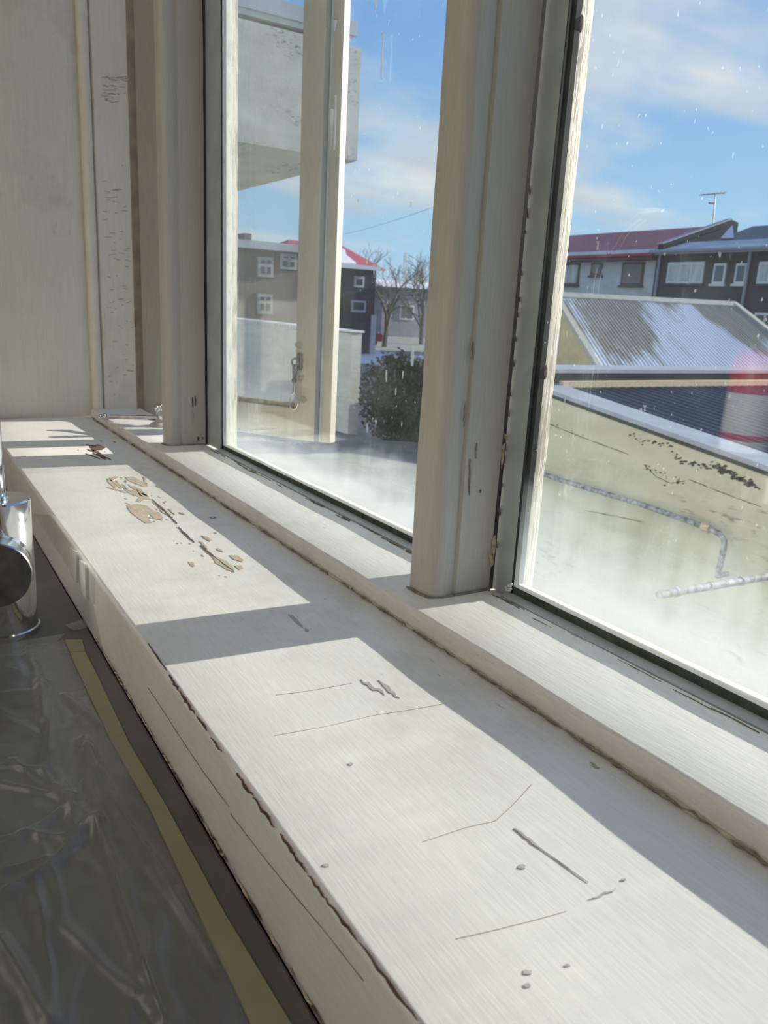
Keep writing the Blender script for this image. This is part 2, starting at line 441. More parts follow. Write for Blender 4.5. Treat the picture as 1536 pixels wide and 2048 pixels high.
top(c4([(300, 505), (350, 500), (405, 535), (425, 560), (390, 556), (370, 572), (340, 566), (360, 545), (320, 530)]))
top(c4([(700, 815), (760, 870), (800, 880), (850, 905), (885, 935), (890, 965), (850, 950), (820, 930), (790, 915), (770, 880)]))
top(c4([(860, 868), (905, 868), (942, 895), (935, 905), (885, 890)]))
top(c4([(890, 925), (930, 925), (942, 945), (920, 952)]))
top(c4([(632, 905), (660, 908), (672, 930), (662, 935), (640, 920)]))
top(c4([(708, 757), (745, 768), (768, 785), (755, 790), (720, 772)]))
top(c4([(793, 828), (820, 838), (828, 850), (800, 842)]))
top(c4([(1190, 1197), (1215, 1205), (1265, 1250), (1275, 1272), (1250, 1258), (1215, 1225)]), 'bare_grey')
top(c4([(1280, 1275), (1305, 1285), (1305, 1295), (1285, 1290)]), 'bare_grey')
top(c4([(750, 655), (775, 650), (792, 656), (770, 662)]), 'bare_grey')
top(c4([(80, 262), (130, 248), (175, 265), (150, 280), (100, 285)]), 'red_wood')
for a, b, w in [((190, 440), (262, 500), 9), ((230, 450), (300, 520), 8), ((262, 470), (330, 540), 9), ((300, 470), (380, 540), 9), ((330, 480), (410, 545), 10),
                ((175, 490), (300, 520), 6), ((430, 560), (540, 655), 10), ((470, 600), (530, 655), 9), ((520, 610), (560, 640), 6), ((580, 630), (615, 640), 6),
                ((695, 790), (745, 832), 7), ((380, 430), (405, 470), 7)]:
    p, q = c4([a, b]); sliver(sill, p, q, w / 2.0, 2, 0.0, M['bare'], UP)
for a, b, w in [((430, 556), (545, 662), 5), ((540, 662), (572, 692), 3), ((578, 712), (668, 798), 5), ((700, 815), (800, 895), 5), ((800, 895), (890, 962), 4)]:
    p, q = c4([a, b]); sliver(sill, p, q, w / 2.0, 2, 0.0, M['crack'], UP * 1.3, 'paint_crack')
for a, b, w in [((70, 275), (150, 300), 8), ((100, 295), (175, 335), 6), ((60, 250), (120, 262), 5), ((120, 300), (205, 338), 5), ((60, 300), (140, 330), 4)]:
    p, q = c4([a, b]); sliver(sill, p, q, w / 2.0, 2, 0.0, M['red_wood'], UP)
for i in range(46):    # loose small flakes missing round the two damaged spots
    cx, cy, sx0, sy0 = random.choice(((330, 480, 90, 45), (400, 560, 80, 45), (470, 640, 60, 35), (640, 800, 70, 60), (830, 900, 80, 45), (140, 290, 50, 28)))
    x, y = random.gauss(cx, sx0), random.gauss(cy, sy0); r0 = random.uniform(2.5, 9)
    pts = [(x + 1.5 * r0 * math.cos(t) * random.uniform(0.5, 1.2), y + 0.5 * r0 * math.sin(t) * random.uniform(0.5, 1.2) + 0.5 * r0 * math.cos(t)) for t in [k * PI / 4 for k in range(8)]]
    chip(sill, c4(pts), 2, 0.0, M['bare' if i % 3 else 'bare_grey'], UP * 0.9, 'paint_chip')
def c3(pts): return c4(pts, 1.352, (400, 1250))
for a, b, w, m in [((435, 150), (500, 188), 10, 'bare_grey'), ((482, 150), (538, 200), 9, 'bare_grey'), ((850, 550), (920, 605), 9, 'bare_grey'), ((915, 600), (1050, 697), 2, 'bare_grey'),
                   ((1050, 745), (1125, 715), 6, 'bare_grey'), ((1055, 372), (1080, 388), 5, 'bare_grey')]:
    p, q = c3([a, b]); sliver(sill, p, q, w / 1.352, 2, 0.0, M[m], UP * 0.7, 'scuff_mark')
for x, y, r in [(885, 940, 13), (886, 976, 11), (992, 922, 8), (408, 377, 7), (340, 650, 9), (1145, 690, 6), (870, 655, 12)]:
    pts = [(x + r * math.cos(t) * random.uniform(0.7, 1.2), y + 0.55 * r * math.sin(t) * random.uniform(0.7, 1.2)) for t in [i * PI / 5 for i in range(10)]]
    chip(sill, c3(pts), 2, 0.0, M['bare_grey'], UP * 0.7, 'scuff_mark')
for pts in ([(200, 300), (340, 275), (470, 245), (580, 228), (660, 213)], [(205, 190), (300, 178), (410, 158)], [(600, 588), (720, 548), (800, 530), (845, 490), (900, 430)], [(690, 850), (800, 825), (900, 800), (990, 775)]):
    for a, b in zip(pts, pts[1:]):
        p, q = c3([a, b]); sliver(sill, p, q, 0.2, 2, 0.0, M['bare'], UP * 0.6, 'paint_crack', 5, 0.12)

def c2(pts): return c4(pts, 2.363, (0, 1250))
for a, b, w in [((700, 85), (790, 215), 5), ((800, 235), (850, 310), 10), ((850, 310), (922, 420), 11), ((930, 430), (985, 500), 9), ((1000, 530), (1050, 600), 8), ((1118, 700), (1200, 810), 12), ((1200, 810), (1300, 958), 11),
                ((1325, 985), (1400, 1090), 13), ((1390, 1080), (1450, 1170), 10), ((1460, 1180), (1540, 1290), 12), ((1540, 1290), (1700, 1500), 12), ((1700, 1500), (1980, 1870), 14)]:
    p, q = c2([a, b]); sliver(sill, p, q, w / 2.363 * 1.25, 1, YF, M['red_wood'], -0.0005, 'paint_chip', 9)
for a, b in [((700, 295), (760, 385)), ((760, 385), (860, 540)), ((860, 540), (960, 690)), ((960, 690), (1085, 860)), ((1090, 890), (1220, 1060)), ((1220, 1060), (1380, 1260)), ((1380, 1260), (1536, 1445)), ((1536, 1445), (1720, 1680))]:
    p, q = c2([a, b]); sliver(sill, p, q, 0.35, 1, YF, M['grime'], -0.0005, 'paint_crack', 6, 0.1)
# grimy joint between sill and step: old caulk with dark ragged dirt on it
bm = bmesh.new(); x = XJ + 0.003; path = []; rad = []
while x < XR_END:
    path.append((x, YS - 0.0015 + random.uniform(-0.001, 0.001), 0.0002)); rad.append(random.uniform(0.0006, 0.0022)); x += 0.008
tube(bm, path, rad, 7)
obj('caulk_line', bm, M['caulk'], sill2, smooth=True)
for i in range(150):
    x = random.uniform(XJ + 0.01, -0.12); L = random.uniform(0.006, 0.035)
    bm = bmesh.new(); n = 5
    tube(bm, [(x + L * k / n, YS - 0.0026 - random.uniform(0, 0.0016), 0.0002 + random.uniform(0, 0.0016)) for k in range(n + 1)], [0.0002] + [random.uniform(0.0003, 0.0011) for _ in range(n - 1)] + [0.0002], 5)
    obj('grime_crumb', bm, M['grime'], sill2)
# cracked edge of the bead line on the ledge
for i in range(36):
    x = random.uniform(-1.2, -0.05)
    if -0.56 < x < -0.50: continue
    L = random.uniform(0.012, 0.05); y = 0.4185 + random.uniform(-0.0035, 0.003)
    bm = bmesh.new(); n = 5
    pts = []
    for k in range(n + 1): pts.append((x + L * k / n, y + random.uniform(-0.0008, 0.0008), ZU + 0.0007))
    for k in range(n, -1, -1): pts.append((x + L * k / n, y + random.uniform(0.0003, 0.0011) * math.sin(PI * (k + 0.3) / (n + 0.6)), ZU + 0.0007))
    prism(bm, pts, (0, 0, -0.001))
    obj('paint_crack', bm, M['grime'], sill2)

# ------------------------------------------------------------------ panelled reveal at the far end
rev = root('trim_3', 'panelled off-white window reveal at the far end of the sill', 'window reveal', kind='structure')
XP = XJ - 0.010
prof = [(XP, 0.10), (XP, 0.320), (XP - 0.003, 0.334), (XP - 0.006, 0.342), (XP - 0.006, 0.345)] + [(x, y) for y, x in arc((0.3555, XP + 0.002), 0.0100, 180, 0, 8)] + [(XJ - 0.004, 0.3672), (XJ, 0.3690), (XJ, 0.4325), (XJ - 0.04, 0.4325), (XJ - 0.05, 0.4325), (XJ - 0.05, 0.10)]
bm = along_z(prof, -0.001, Z_TOP, 40, wob=0.0007, freq=5.0, seed=3.0)
obj('panel_board', bm, M['jamb'], rev, smooth=True)
for i in range(95):
    y = random.choice((random.uniform(150, 205), random.uniform(325, 600), random.uniform(360, 520), random.uniform(600, 800)))
    x = random.uniform(206, 256) + (y - 300) * 0.025; L_ = random.uniform(4, 16)
    if 600 < y: L_ *= 0.6
    sliver(rev, (x - L_ / 2, y + random.uniform(-1, 1)), (x + L_ / 2, y + random.uniform(-2, 3)), random.uniform(0.5, 2.2), 0, XJ, M['scuff'] if 'scuff' in M else M.setdefault('scuff', m_plain('scuff', (0.46, 0.43, 0.35), 0.6, var=0.15, scale=60)), 0.0008, 'scuff_mark', 5)
# slot between reveal and frame, its shade put in as a dark box
box('shadow_gap', XJ - 0.05, XJ - 0.030, 0.4325, 0.475, -0.01, Z_TOP, M['outdark'], rev)
# ------------------------------------------------------------------ window posts
def post(name, label, xl, xr, sl, sr):
    """inside nose xl..xr with a moulded right face, glazing post sl..sr behind it"""
    r = root(name, label, 'window post', kind='structure')
    y0 = 0.363
    prof = [(xl, 0.4264), (xl, y0 + 0.006)] + arc((xl + 0.006, y0 + 0.006), 0.006, 180, 270, 4)
    prof += arc((xr - 0.012, y0 + 0.012), 0.012, 270, 350, 6)
    prof += [(xr - 0.0008, 0.381), (xr - 0.0022, 0.3845), (xr - 0.0030, 0.3875), (xr - 0.0022, 0.3882), (xr, 0.3895), (xr - 0.0004, 0.4264)]
    obj('post_nose', along_z(prof, ZU - 0.002, Z_TOP, 44, wob=0.0007, freq=6.0, seed=xl * 10), M['post'], r, smooth=True)
    box('post_core', sl + 0.010, xr - 0.0035, 0.4265, 0.462, ZU - 0.02, Z_TOP, M['rubber'], r)  # core coloured black so the gap behind the nose looks shaded
    return r
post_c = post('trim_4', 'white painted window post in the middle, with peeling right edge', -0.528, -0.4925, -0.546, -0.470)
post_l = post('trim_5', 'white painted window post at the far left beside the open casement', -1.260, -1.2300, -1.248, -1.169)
# peeling edge and marks on the middle post
def postchip(pts, mat='crack', X=-0.4925):
    return chip(post_c, pts, 0, X, M[mat], 0.0010, 'paint_chip', 0.0004)
c8 = lambda pts: c4(pts, 3.15, (780, 600))
for i in range(15):
    y = 380 + i * 50 + random.uniform(-18, 18); x = 1058 - (y - 390) * 0.093
    w = random.uniform(1.2, 3); h = random.uniform(5, 16)
    postchip([(x - w, y), (x - 0.6, y - h * 0.4), (x - 0.4, y + h), (x - w * 0.7, y + h * 0.6)], 'crack')
for pts in ([(615, 1590), (640, 1600), (650, 1660), (635, 1680), (625, 1630)], [(640, 1520), (660, 1480), (665, 1540), (650, 1620)], [(720, 840), (745, 860), (735, 885), (722, 870)], [(700, 930), (720, 900), (712, 1010), (700, 1060)]):
    postchip(c8(pts), 'wood_edge')
for a, b in [((470, 640), (462, 800)), ((520, 260), (515, 380)), ((505, 1000), (498, 1230)), ((570, 1195), (566, 1215)), ((545, 900), (540, 1000))]:
    p, q = c8([a, b]); sliver(post_c, p, q, 2.2, 0, -0.4925, M['grime'], 0.0010, 'paint_crack')
for pts in ([(772, 1380), (788, 1310), (806, 1370), (806, 1440), (800, 1480), (788, 1470)],):
    chip(post_l, c4(pts, 5.12, (230, 560)), 0, -1.230, M['bare_grey'], 0.0010, 'paint_chip', 0.0004)
for a, b in [((845, 1600), (856, 1650)), ((890, 1605), (902, 1628)), ((790, 1200), (796, 1300)), ((820, 1180), (822, 1290)), ((985, 1330), (992, 1500))]:
    p, q = c4([a, b], 5.12, (230, 560)); sliver(post_l, p, q, 2.0, 0, -1.230, M['crack'], 0.0010, 'paint_crack')
# grime skirt where the posts stand on the ledge
for r, xl, xr in ((post_c, -0.528, -0.4925), (post_l, -1.260, -1.230)):
    bm = bmesh.new(); path = [(xl + 0.002, 0.3615, ZU)] + [(xl + (xr - xl) * t, 0.3615, ZU + 0.0003) for t in (0.3, 0.6)] + [(xr - 0.004, 0.364, ZU), (xr + 0.0008, 0.374, ZU), (xr + 0.001, 0.40, ZU), (xr + 0.001, 0.426, ZU)]
    tube(bm, path, [0.0012, 0.0018, 0.0014, 0.002, 0.0014, 0.002, 0.0012], 6)
    obj('caulk_line', bm, M['grime'], r, smooth=True)

# ------------------------------------------------------------------ fixed windows
def fixed_window(name, label, x0, x1, glass_mat, splashes):
    r = root(name, label, 'window', kind='structure')
    # grey inner beads
    box('side_bead', x0 - 0.064 if x0 < -1 else x0 - 0.0235, x0, YB - 0.0002, YB + 0.0022, ZU, Z_TOP, M['bead'], r)
    box('side_bead', x1, x1 + 0.030, YB, YB + 0.0022, ZU, Z_TOP, M['bead'], r)
    prof = [(0.4232, ZU - 0.004), (0.4232, ZU + 0.0012), (YB + 0.002, ZU + 0.0032), (YB + 0.002, ZU - 0.004)]
    obj('bottom_bead', along_x(prof, x0 - 0.004, x1 + 0.004, 50, wob=0.0006, freq=14, seed=5), M['bead'], r)
    # black gasket round the glass
    box('side_gasket', x0 - 0.012, x0 + 0.0005, YB + 0.0004, YG0 - 0.0001, ZU, Z_TOP, M['rubber'], r)
    box('glass_edge', x0 - 0.012, x0 + 0.0005, YG1 + 0.0002, YG1 + (0.0055 if x0 > -1 else 0.001), ZU, Z_TOP, M['rubber'], r)
    box('side_gasket', x1, x1 + 0.012, YB + 0.0022, YG0, ZU, Z_TOP, M['rubber'], r)
    prof = [(YB + 0.0020, ZU - 0.004), (YB + 0.0016, ZU + 0.0075), (YG0 - 0.0004, ZU + 0.0095), (YG0, ZU - 0.004)]
    obj('bottom_gasket', along_x(prof, x0 - 0.002, x1 + 0.002, 50, wob=0.0003, freq=20, seed=9), M['rubber_dirty'], r)
    g = dirty_face_only(box('glass_pane', x0 - 0.010, x1 + 0.010, YG0, YG1, ZU - 0.003, Z_TOP, glass_mat, r), Vector((0, -1, 0)), True)
    # weathered outer stops
    zt = ZU + 0.0105
    for k, (a, b) in enumerate(((x0 - 0.020, x0), (x1, x1 + 0.020))):
        ys = YG1 + (0.0056 if k == 0 and x0 > -1 else 0.0012)
        prof = [(a, ys), (b, ys), (b, YG1 + 0.0125), (b - 0.002 if k == 0 else b, YG1 + 0.019), (a, YG1 + 0.019)]
        obj('outer_stop', along_z(prof, ZU - 0.01, Z_TOP, 60, wob=0.0011, freq=22, seed=2 + x0), M['stop'], r, smooth=True, angle=0.5)
    prof = [(YG1 + 0.0006, -0.01), (YG1 + 0.0006, zt), (YG1 + 0.006, zt), (YG1 + 0.022, zt - 0.010), (YG1 + 0.022, -0.01)]
    obj('bottom_stop', along_x(prof, x0 - 0.015, x1 + 0.015, 60, wob=0.0007, freq=14, seed=4), M['wood_edge'], r)
    for pts in splashes:
        chip(g, pts, 1, YG0, M['splash'], -0.0004, 'splash_mark')
    return r
M['glass_r'] = m_glass('glass_right', ZU + 0.008, 0.22, None, 3.0, 0.07)
M['glass_l'] = m_glass('glass_left', ZU + 0.008, 0.24, -1.128, 8.0, 0.05)
def drip(x, y0, y1, w):
    n = 6; L = []; R_ = []
    for i in range(n + 1):
        t = i / n; y = y0 + (y1 - y0) * t; hw = w * (0.25 + 0.75 * abs(math.sin(2.2 * t + x))) * (1 - 0.6 * t) * 0.5
        k = random.uniform(-0.4, 0.4); L.append((x + k - hw - (y - y0) * 0.03, y)); R_.append((x + k + hw - (y - y0) * 0.03, y))
    return L + R_[::-1]
spl_l = [drip(752, -5, 28, 8), drip(766, 66, 158, 9), drip(672, 190, 300, 8), drip(664, 218, 300, 7), drip(670, 40, 62, 10), drip(811, 506, 562, 9), drip(826, 690, 732, 10), drip(749, 528, 556, 7),
         drip(773, 740, 764, 5), drip(806, 742, 758, 4), drip(735, 846, 866, 5), drip(752, 840, 852, 5), drip(717, 398, 406, 4), drip(822, 404, 414, 5), drip(792, 776, 790, 4), drip(804, 842, 852, 4)]
spl_r = [drip(1196, 482, 500, 9), drip(1440, 505, 516, 7), drip(1330, 505, 512, 5), drip(1135, 660, 676, 4), drip(1280, 600, 606, 3), drip(1176, 572, 580, 4), drip(1130, 798, 806, 5), drip(1290, 810, 822, 8)]
win_r = fixed_window('window_1', 'large fixed window pane right of the middle post, milky along its bottom', -0.470, 0.36, M['glass_r'], spl_r)
win_l = fixed_window('window_2', 'narrower fixed window pane between the two white posts', -1.169, -0.546, M['glass_l'], spl_l)
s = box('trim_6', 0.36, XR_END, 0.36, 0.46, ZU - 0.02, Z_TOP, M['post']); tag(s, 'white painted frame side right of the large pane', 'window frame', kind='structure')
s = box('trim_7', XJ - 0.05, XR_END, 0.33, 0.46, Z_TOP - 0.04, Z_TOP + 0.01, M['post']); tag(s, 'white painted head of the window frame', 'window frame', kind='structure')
# rust stain nail heads on the outer stops
for px, py in ((1092, 745), (1163, 45)):
    p = at(px, py, 1, YG1 + 0.005)
    bm = bmesh.new(); bmesh.ops.create_uvsphere(bm, u_segments=8, v_segments=6, radius=1)
    bmesh.ops.transform(bm, matrix=Matrix.Translation((-0.470, YG1 + 0.0065, p.z)) @ Matrix.Diagonal((0.0014, 0.0022, 0.006, 1)), verts=bm.verts)
    obj('rust_spot', bm, M['red_wood'], win_r, smooth=True)
# blob of paint splashed in the corner of the gasket
bm = bmesh.new()
for i in range(9):
    p = at(1018 + random.uniform(-6, 6), 1174 + random.uniform(-7, 8), 1, YB)
    r0 = random.uniform(0.0008, 0.002)
    mm = bmesh.ops.create_icosphere(bm, subdivisions=1, radius=r0, matrix=Matrix.Translation((p.x, YB - 0.0003, p.z)))
obj('paint_blob', bm, M['sill2'], win_r)

# ------------------------------------------------------------------ open casement
TH = math.radians(33.5); HX, HY = -1.675, 0.43
CM = Matrix.Translation((HX, HY, 0)) @ Matrix.Rotation(TH, 4, 'Z')      # local x = along the sash, y = outwards
cas = root('window_3', 'outward-opening casement standing ajar behind the left pane, with hook latch', 'casement window', kind='structure')
def cbox(name, u0, u1, v0, v1, z0, z1, mat, parent=cas, bev=0.0): return box(name, u0, u1, v0, v1, z0, z1, mat, parent, CM, bev)
ZB, ZR = -0.005, 0.055
cbox('hinge_stile', 0.021, 0.075, 0.0, 0.040, ZB, Z_TOP - 0.06, M['sash'], bev=0.0015)
st = cbox('free_stile', 0.388, 0.432, 0.0, 0.040, ZB, Z_TOP - 0.06, M['sash'], bev=0.0015)
cbox('stile_lip', 0.432, 0.457, 0.018, 0.040, ZB - 0.003, Z_TOP - 0.05, M['sash'], bev=0.0012)
cbox('bottom_rail', 0.075, 0.388, 0.0015, 0.040, ZB, ZR, M['sash'], bev=0.0015)
cbox('top_rail', 0.075, 0.388, 0.0015, 0.040, Z_TOP - 0.12, Z_TOP - 0.06, M['sash'])
cbox('bottom_gasket', 0.075, 0.388, 0.008, 0.018, ZR, ZR + 0.008, M['grime'])
cbox('lip_groove', 0.4335, 0.4375, 0.0165, 0.0182, ZB, Z_TOP - 0.06, M['bead'])
M['glass_c'] = m_glass('glass_casement', ZR + 0.006, 0.12, None, 15.0, 0.05)
dirty_face_only(cbox('glass_pane', 0.073, 0.390, 0.018, 0.022, ZR - 0.004, Z_TOP - 0.115, M['glass_c']), Vector((math.sin(TH), -math.cos(TH), 0)))
# hook latch on the stile
lat = root('latch', '', ''); del lat['label']; del lat['category']; lat.parent = cas
def cl(px, py, v):     # photo point on the sash face pushed out by v towards the room
    d = Vector((px - 768, py - 1024, F_PX)); w = Vector((RX.dot(d), RY.dot(d), RZ.dot(d)))
    n = Vector((math.sin(TH), -math.cos(TH), 0)); p0 = Vector((HX, HY, 0)) + n * v
    return EYE + w * ((p0 - EYE).dot(n) / w.dot(n))
bm = bmesh.new()
ctr = cl(600, 723, 0.001)
mt = Matrix.Translation(ctr) @ Matrix.Rotation(TH, 4, 'Z')
bx(bm, -0.0055, 0.0055, -0.003, 0.001, -0.016, 0.016, mt, 0.0025)
obj('latch_plate', bm, M['iron'], lat)
bm = bmesh.new()
pts = [cl(590 + 6.5 * math.cos(t), 724 + 7 * math.sin(t), 0.010) for t in [i * 2 * PI / 14 for i in range(15)]]
tube(bm, pts, 0.0021, 8); tube(bm, [cl(596, 722, 0.010), cl(600, 722, 0.003)], 0.0028, 8)
obj('latch_eye', bm, M['iron'], lat, smooth=True)
bm = bmesh.new()
tube(bm, [cl(587, 731, 0.012), cl(587, 745, 0.013), cl(588, 757, 0.013)], 0.0024, 8); tube(bm, [cl(593, 733, 0.008), cl(592, 746, 0.009), cl(590, 757, 0.011)], 0.0018, 8)
bmesh.ops.create_icosphere(bm, subdivisions=2, radius=0.0052, matrix=Matrix.Translation(cl(588.5, 761, 0.012)))
obj('latch_knuckle', bm, M['iron'], lat, smooth=True)
bm = bmesh.new()
tube(bm, [cl(589, 764, 0.012), cl(589, 774, 0.012), cl(588, 787, 0.012)], 0.0021, 8)
pts = [cl(588 + 8.5 * math.sin(t), 803 - 16 * math.cos(t), 0.012) for t in [i * 2 * PI / 18 for i in range(19)]]
tube(bm, pts, 0.0017, 8)
obj('latch_ring', bm, M['chrome_dull'], lat, smooth=True)
# dirty finger marks round the latch
for x, y, w, h in ((598, 690, 9, 9), (601, 757, 7, 9), (606, 800, 8, 9), (594, 740, 4, 10)):
    P = [(x + w * math.cos(t) * random.uniform(0.5, 1.1), y + h * math.sin(t) * random.uniform(0.5, 1.1)) for t in [i * PI / 6 for i in range(12)]]
    bm = bmesh.new()
    nrm = Vector((math.sin(TH), -math.cos(TH), 0))
    prism(bm, [cl(a, b, 0.0004) for a, b in P], -nrm * 0.0003)
    obj('finger_mark', bm, M['finger'] if 'finger' in M else M.setdefault('finger', m_plain('finger_grime', (0.235, 0.215, 0.17), rough=0.6, var=0.15, scale=90)), cas)
# hinge leaf in the slot
p = at(283, 640, 1, 0.434)
box('hinge_leaf', XJ - 0.006, XJ + 0.006, 0.4335, 0.4345, p.z - 0.016, p.z + 0.020, M['brass'], cas)

# chrome stay with faceted knob on the ledge
stay = root('casement_stay', 'chrome casement stay with fluted knob lying on the narrow ledge', 'window stay')
b0 = at(323, 852, 2, ZU)
bm = bmesh.new(); lathe(bm, [(0.0, 0.0), (0.021, 0.0), (0.021, 0.003), (0.017, 0.0065), (0.0115, 0.0075), (0.0105, 0.013), (0.0, 0.013)], 28, Matrix.Translation((b0.x, b0.y, ZU)))
obj('base_rosette', bm, M['caulk'], stay, smooth=True)
bm = bmesh.new(); seg = 36
prof = [(0.0, 0.013), (0.007, 0.013), (0.009, 0.019), (0.0125, 0.036), (0.012, 0.039), (0.008, 0.0405), (0.0, 0.041)]
lathe(bm, prof, seg, Matrix.Translation((b0.x, b0.y, ZU)))
for v in bm.verts:
    dx, dy = v.co.x - b0.x, v.co.y - b0.y; rr = math.hypot(dx, dy)
    if rr > 0.0085 and v.co.z > ZU + 0.015:
        k = 1 - 0.13 * (0.5 + 0.5 * math.cos(12 * math.atan2(dy, dx)))
        v.co.x = b0.x + dx * k; v.co.y = b0.y + dy * k
obj('knob', bm, M['chrome'], stay, smooth=True, angle=0.6)
tip = at(213, 833, 2, ZU + 0.0085)
bm = bmesh.new(); tube(bm, [Vector((b0.x, b0.y, ZU + 0.0145)), (Vector((b0.x, b0.y, ZU + 0.0145)) * 0.5 + tip * 0.5), tip], [0.0048, 0.0044, 0.0038], 12)
obj('arm', bm, M['chrome_dull'], stay, smooth=True)
bm = bmesh.new(); bmesh.ops.create_uvsphere(bm, u_segments=14, v_segments=10, radius=0.0072, matrix=Matrix.Translation(tip))
bmesh.ops.create_uvsphere(bm, u_segments=12, v_segments=8, radius=0.0058, matrix=Matrix.Translation(tip + Vector((-0.006, -0.008, -0.001))))
obj('ball_end', bm, M['chrome'], stay, smooth=True)

# ------------------------------------------------------------------ worktop, tape, film, tap
ctr_r = root('kitchen_counter', 'dark grey worktop below the front edge of the sill', 'counter')
box('worktop', -3.2, 1.2, -0.48, YF - 0.0015, ZC - 0.035, ZC, M['counter'], ctr_r, bev=0.002)
for i, (a, b) in enumerate(((-3.19, -2.6), (-2.6, -2.0), (-2.0, -1.4), (-1.4, -0.8), (-0.8, -0.2), (-0.2, 0.4), (0.4, 1.19))):
    box('cabinet_door', a + 0.004, b - 0.004, -0.452, -0.434, ZF + 0.10, ZC - 0.045, M['cab'], ctr_r, bev=0.002)
box('cabinet_body', -3.19, 1.19, -0.434, YF - 0.002, ZF, ZC - 0.036, M['cab'], ctr_r)

tape_r = root('masking_tape', 'olive masking tape strip stuck along the worktop beside the sill', 'tape')
L = [(130, 1285), (142, 1312), (158, 1350), (225, 1490), (300, 1622), (400, 1838), (500, 2048), (640, 2330)]
R_ = [(165, 1285), (172, 1312), (190, 1345), (258, 1490), (334, 1620), (452, 1838), (578, 2048), (760, 2330)]
bm = bmesh.new()
LV = [at(x, y, 2, ZC) + Vector((0, 0, 0.0022)) for x, y in L]; RV = [at(x, y, 2, ZC) + Vector((0, 0, 0.0022)) for x, y in R_]
a = [bm.verts.new(p) for p in LV]; b = [bm.verts.new(p) for p in RV]
for i in range(len(a) - 1): bm.faces.new((a[i], b[i], b[i + 1], a[i + 1]))
r = bmesh.ops.extrude_face_region(bm, geom=list(bm.faces)); bmesh.ops.translate(bm, vec=(0, 0, -0.0021), verts=[g for g in r['geom'] if isinstance(g, bmesh.types.BMVert)])
obj('tape_strip', bm, M['tape'], tape_r)
bm = bmesh.new(); prism(bm, [at(x, y, 2, ZC) + Vector((0, 0, 0.0027)) for x, y in ((131, 1284), (164, 1284), (171, 1308), (140, 1309))], (0, 0, -0.0004))
obj('folded_end', bm, M['tape'], tape_r)

# crumpled plastic film: fold ridges run over it
import numpy as np
def c2w(pts): return [at(x, y, 2, ZC) for x, y in c2(pts)]
folds = [([(400, 550), (470, 980), (600, 1400), (780, 1886)], 5.0, 3.4), ([(420, 600), (560, 900), (800, 1250), (1050, 1620)], 4.6, 3.6), ([(200, 280), (240, 500), (230, 690)], 3.5, 4.0),
         ([(300, 340), (480, 480), (650, 760)], 3.0, 3.0), ([(0, 1060), (200, 960), (330, 870), (400, 760)], 3.5, 2.6), ([(0, 1290), (240, 1150), (420, 960)], 4.0, 2.6),
         ([(180, 1000), (280, 1250), (300, 1430), (520, 1650), (720, 1810)], 1.8, 1.6), ([(170, 1220), (220, 1560), (260, 1886)], 1.8, 1.8), ([(0, 680), (200, 700), (320, 850)], 3.0, 2.4),
         ([(0, 1500), (120, 1700), (220, 1886)], 4.0, 3.5), ([(350, 880), (440, 950), (470, 960)], 4.0, 4.0), ([(0, 760), (180, 800), (350, 830)], 2.4, 2.2), ([(120, 90), (180, 250), (200, 460)], 3.0, 3.0),
         ([(270, 700), (330, 830), (340, 960)], 2.4, 2.0), ([(0, 1020), (120, 1000), (300, 1010), (400, 950)], 2.0, 1.8), ([(400, 350), (520, 560), (620, 740)], 1.8, 2.0), ([(0, 1180), (200, 1120)], 2.4, 2.0), ([(60, 640), (160, 760), (330, 800)], 1.8, 1.6)]
NX, NY = 300, 96
xa, xb, ya = -0.735, -0.17, -0.065
gx = np.linspace(xa, xb, NX + 1)[:, None] * np.ones((1, NY + 1)); sx_ = np.linspace(0, 1, NX + 1)[:, None]
yend = np.where(sx_ > 0.03, 0.1165, 0.095 + 0.7 * (xa + 0.03 - gx[:, :1]).clip(0)) + 0 * gx[:, :1]
gy = ya + (yend - ya) * np.linspace(0, 1, NY + 1)[None, :]
hh = np.zeros_like(gx)
for pts, amp, wid in folds:
    W_ = c2w(pts); best = np.full_like(gx, 9.0); side = np.zeros_like(gx)
    for a_, b_ in zip(W_, W_[1:]):
        dx, dy = b_.x - a_.x, b_.y - a_.y; L2 = dx * dx + dy * dy
        t_ = (((gx - a_.x) * dx + (gy - a_.y) * dy) / L2).clip(0, 1)
        ex, ey = gx - a_.x - t_ * dx, gy - a_.y - t_ * dy
        dd = np.hypot(ex, ey); m_ = dd < best
        best = np.where(m_, dd, best)
    hh += amp * 0.001 * np.exp(-(best / (wid * 0.0011)) ** 1.4)
for i in range(NX + 1):
    for j in range(NY + 1):
        X, Y = gx[i, j], gy[i, j]
        r2 = 1 - abs(noise.noise(Vector((X * 22 + Y * 9, Y * 24 - X * 8, 2.0)))) * 2.6
        r3 = 1 - abs(noise.noise(Vector((X * 60 - Y * 21, Y * 55 + X * 24, 5.0)))) * 3.0
        hh[i, j] += 0.0012 * max(0, r2) ** 3 + 0.0003 * max(0, r3) ** 3
hh *= ((yend - gy) / 0.012).clip(0, 1) * (sx_ * 20).clip(0, 1)
bm = bmesh.new(); grid = [[bm.verts.new((gx[i, j], gy[i, j], ZC + 0.0007 + hh[i, j])) for j in range(NY + 1)] for i in range(NX + 1)]
for i in range(NX):
    for j in range(NY): bm.faces.new((grid[i][j], grid[i + 1][j], grid[i + 1][j + 1], grid[i][j + 1]))
film = obj('plastic_film', bm, M['film'], smooth=True, angle=None)
tag(film, 'crumpled clear plastic dust sheet spread over the dark worktop', 'plastic sheet')

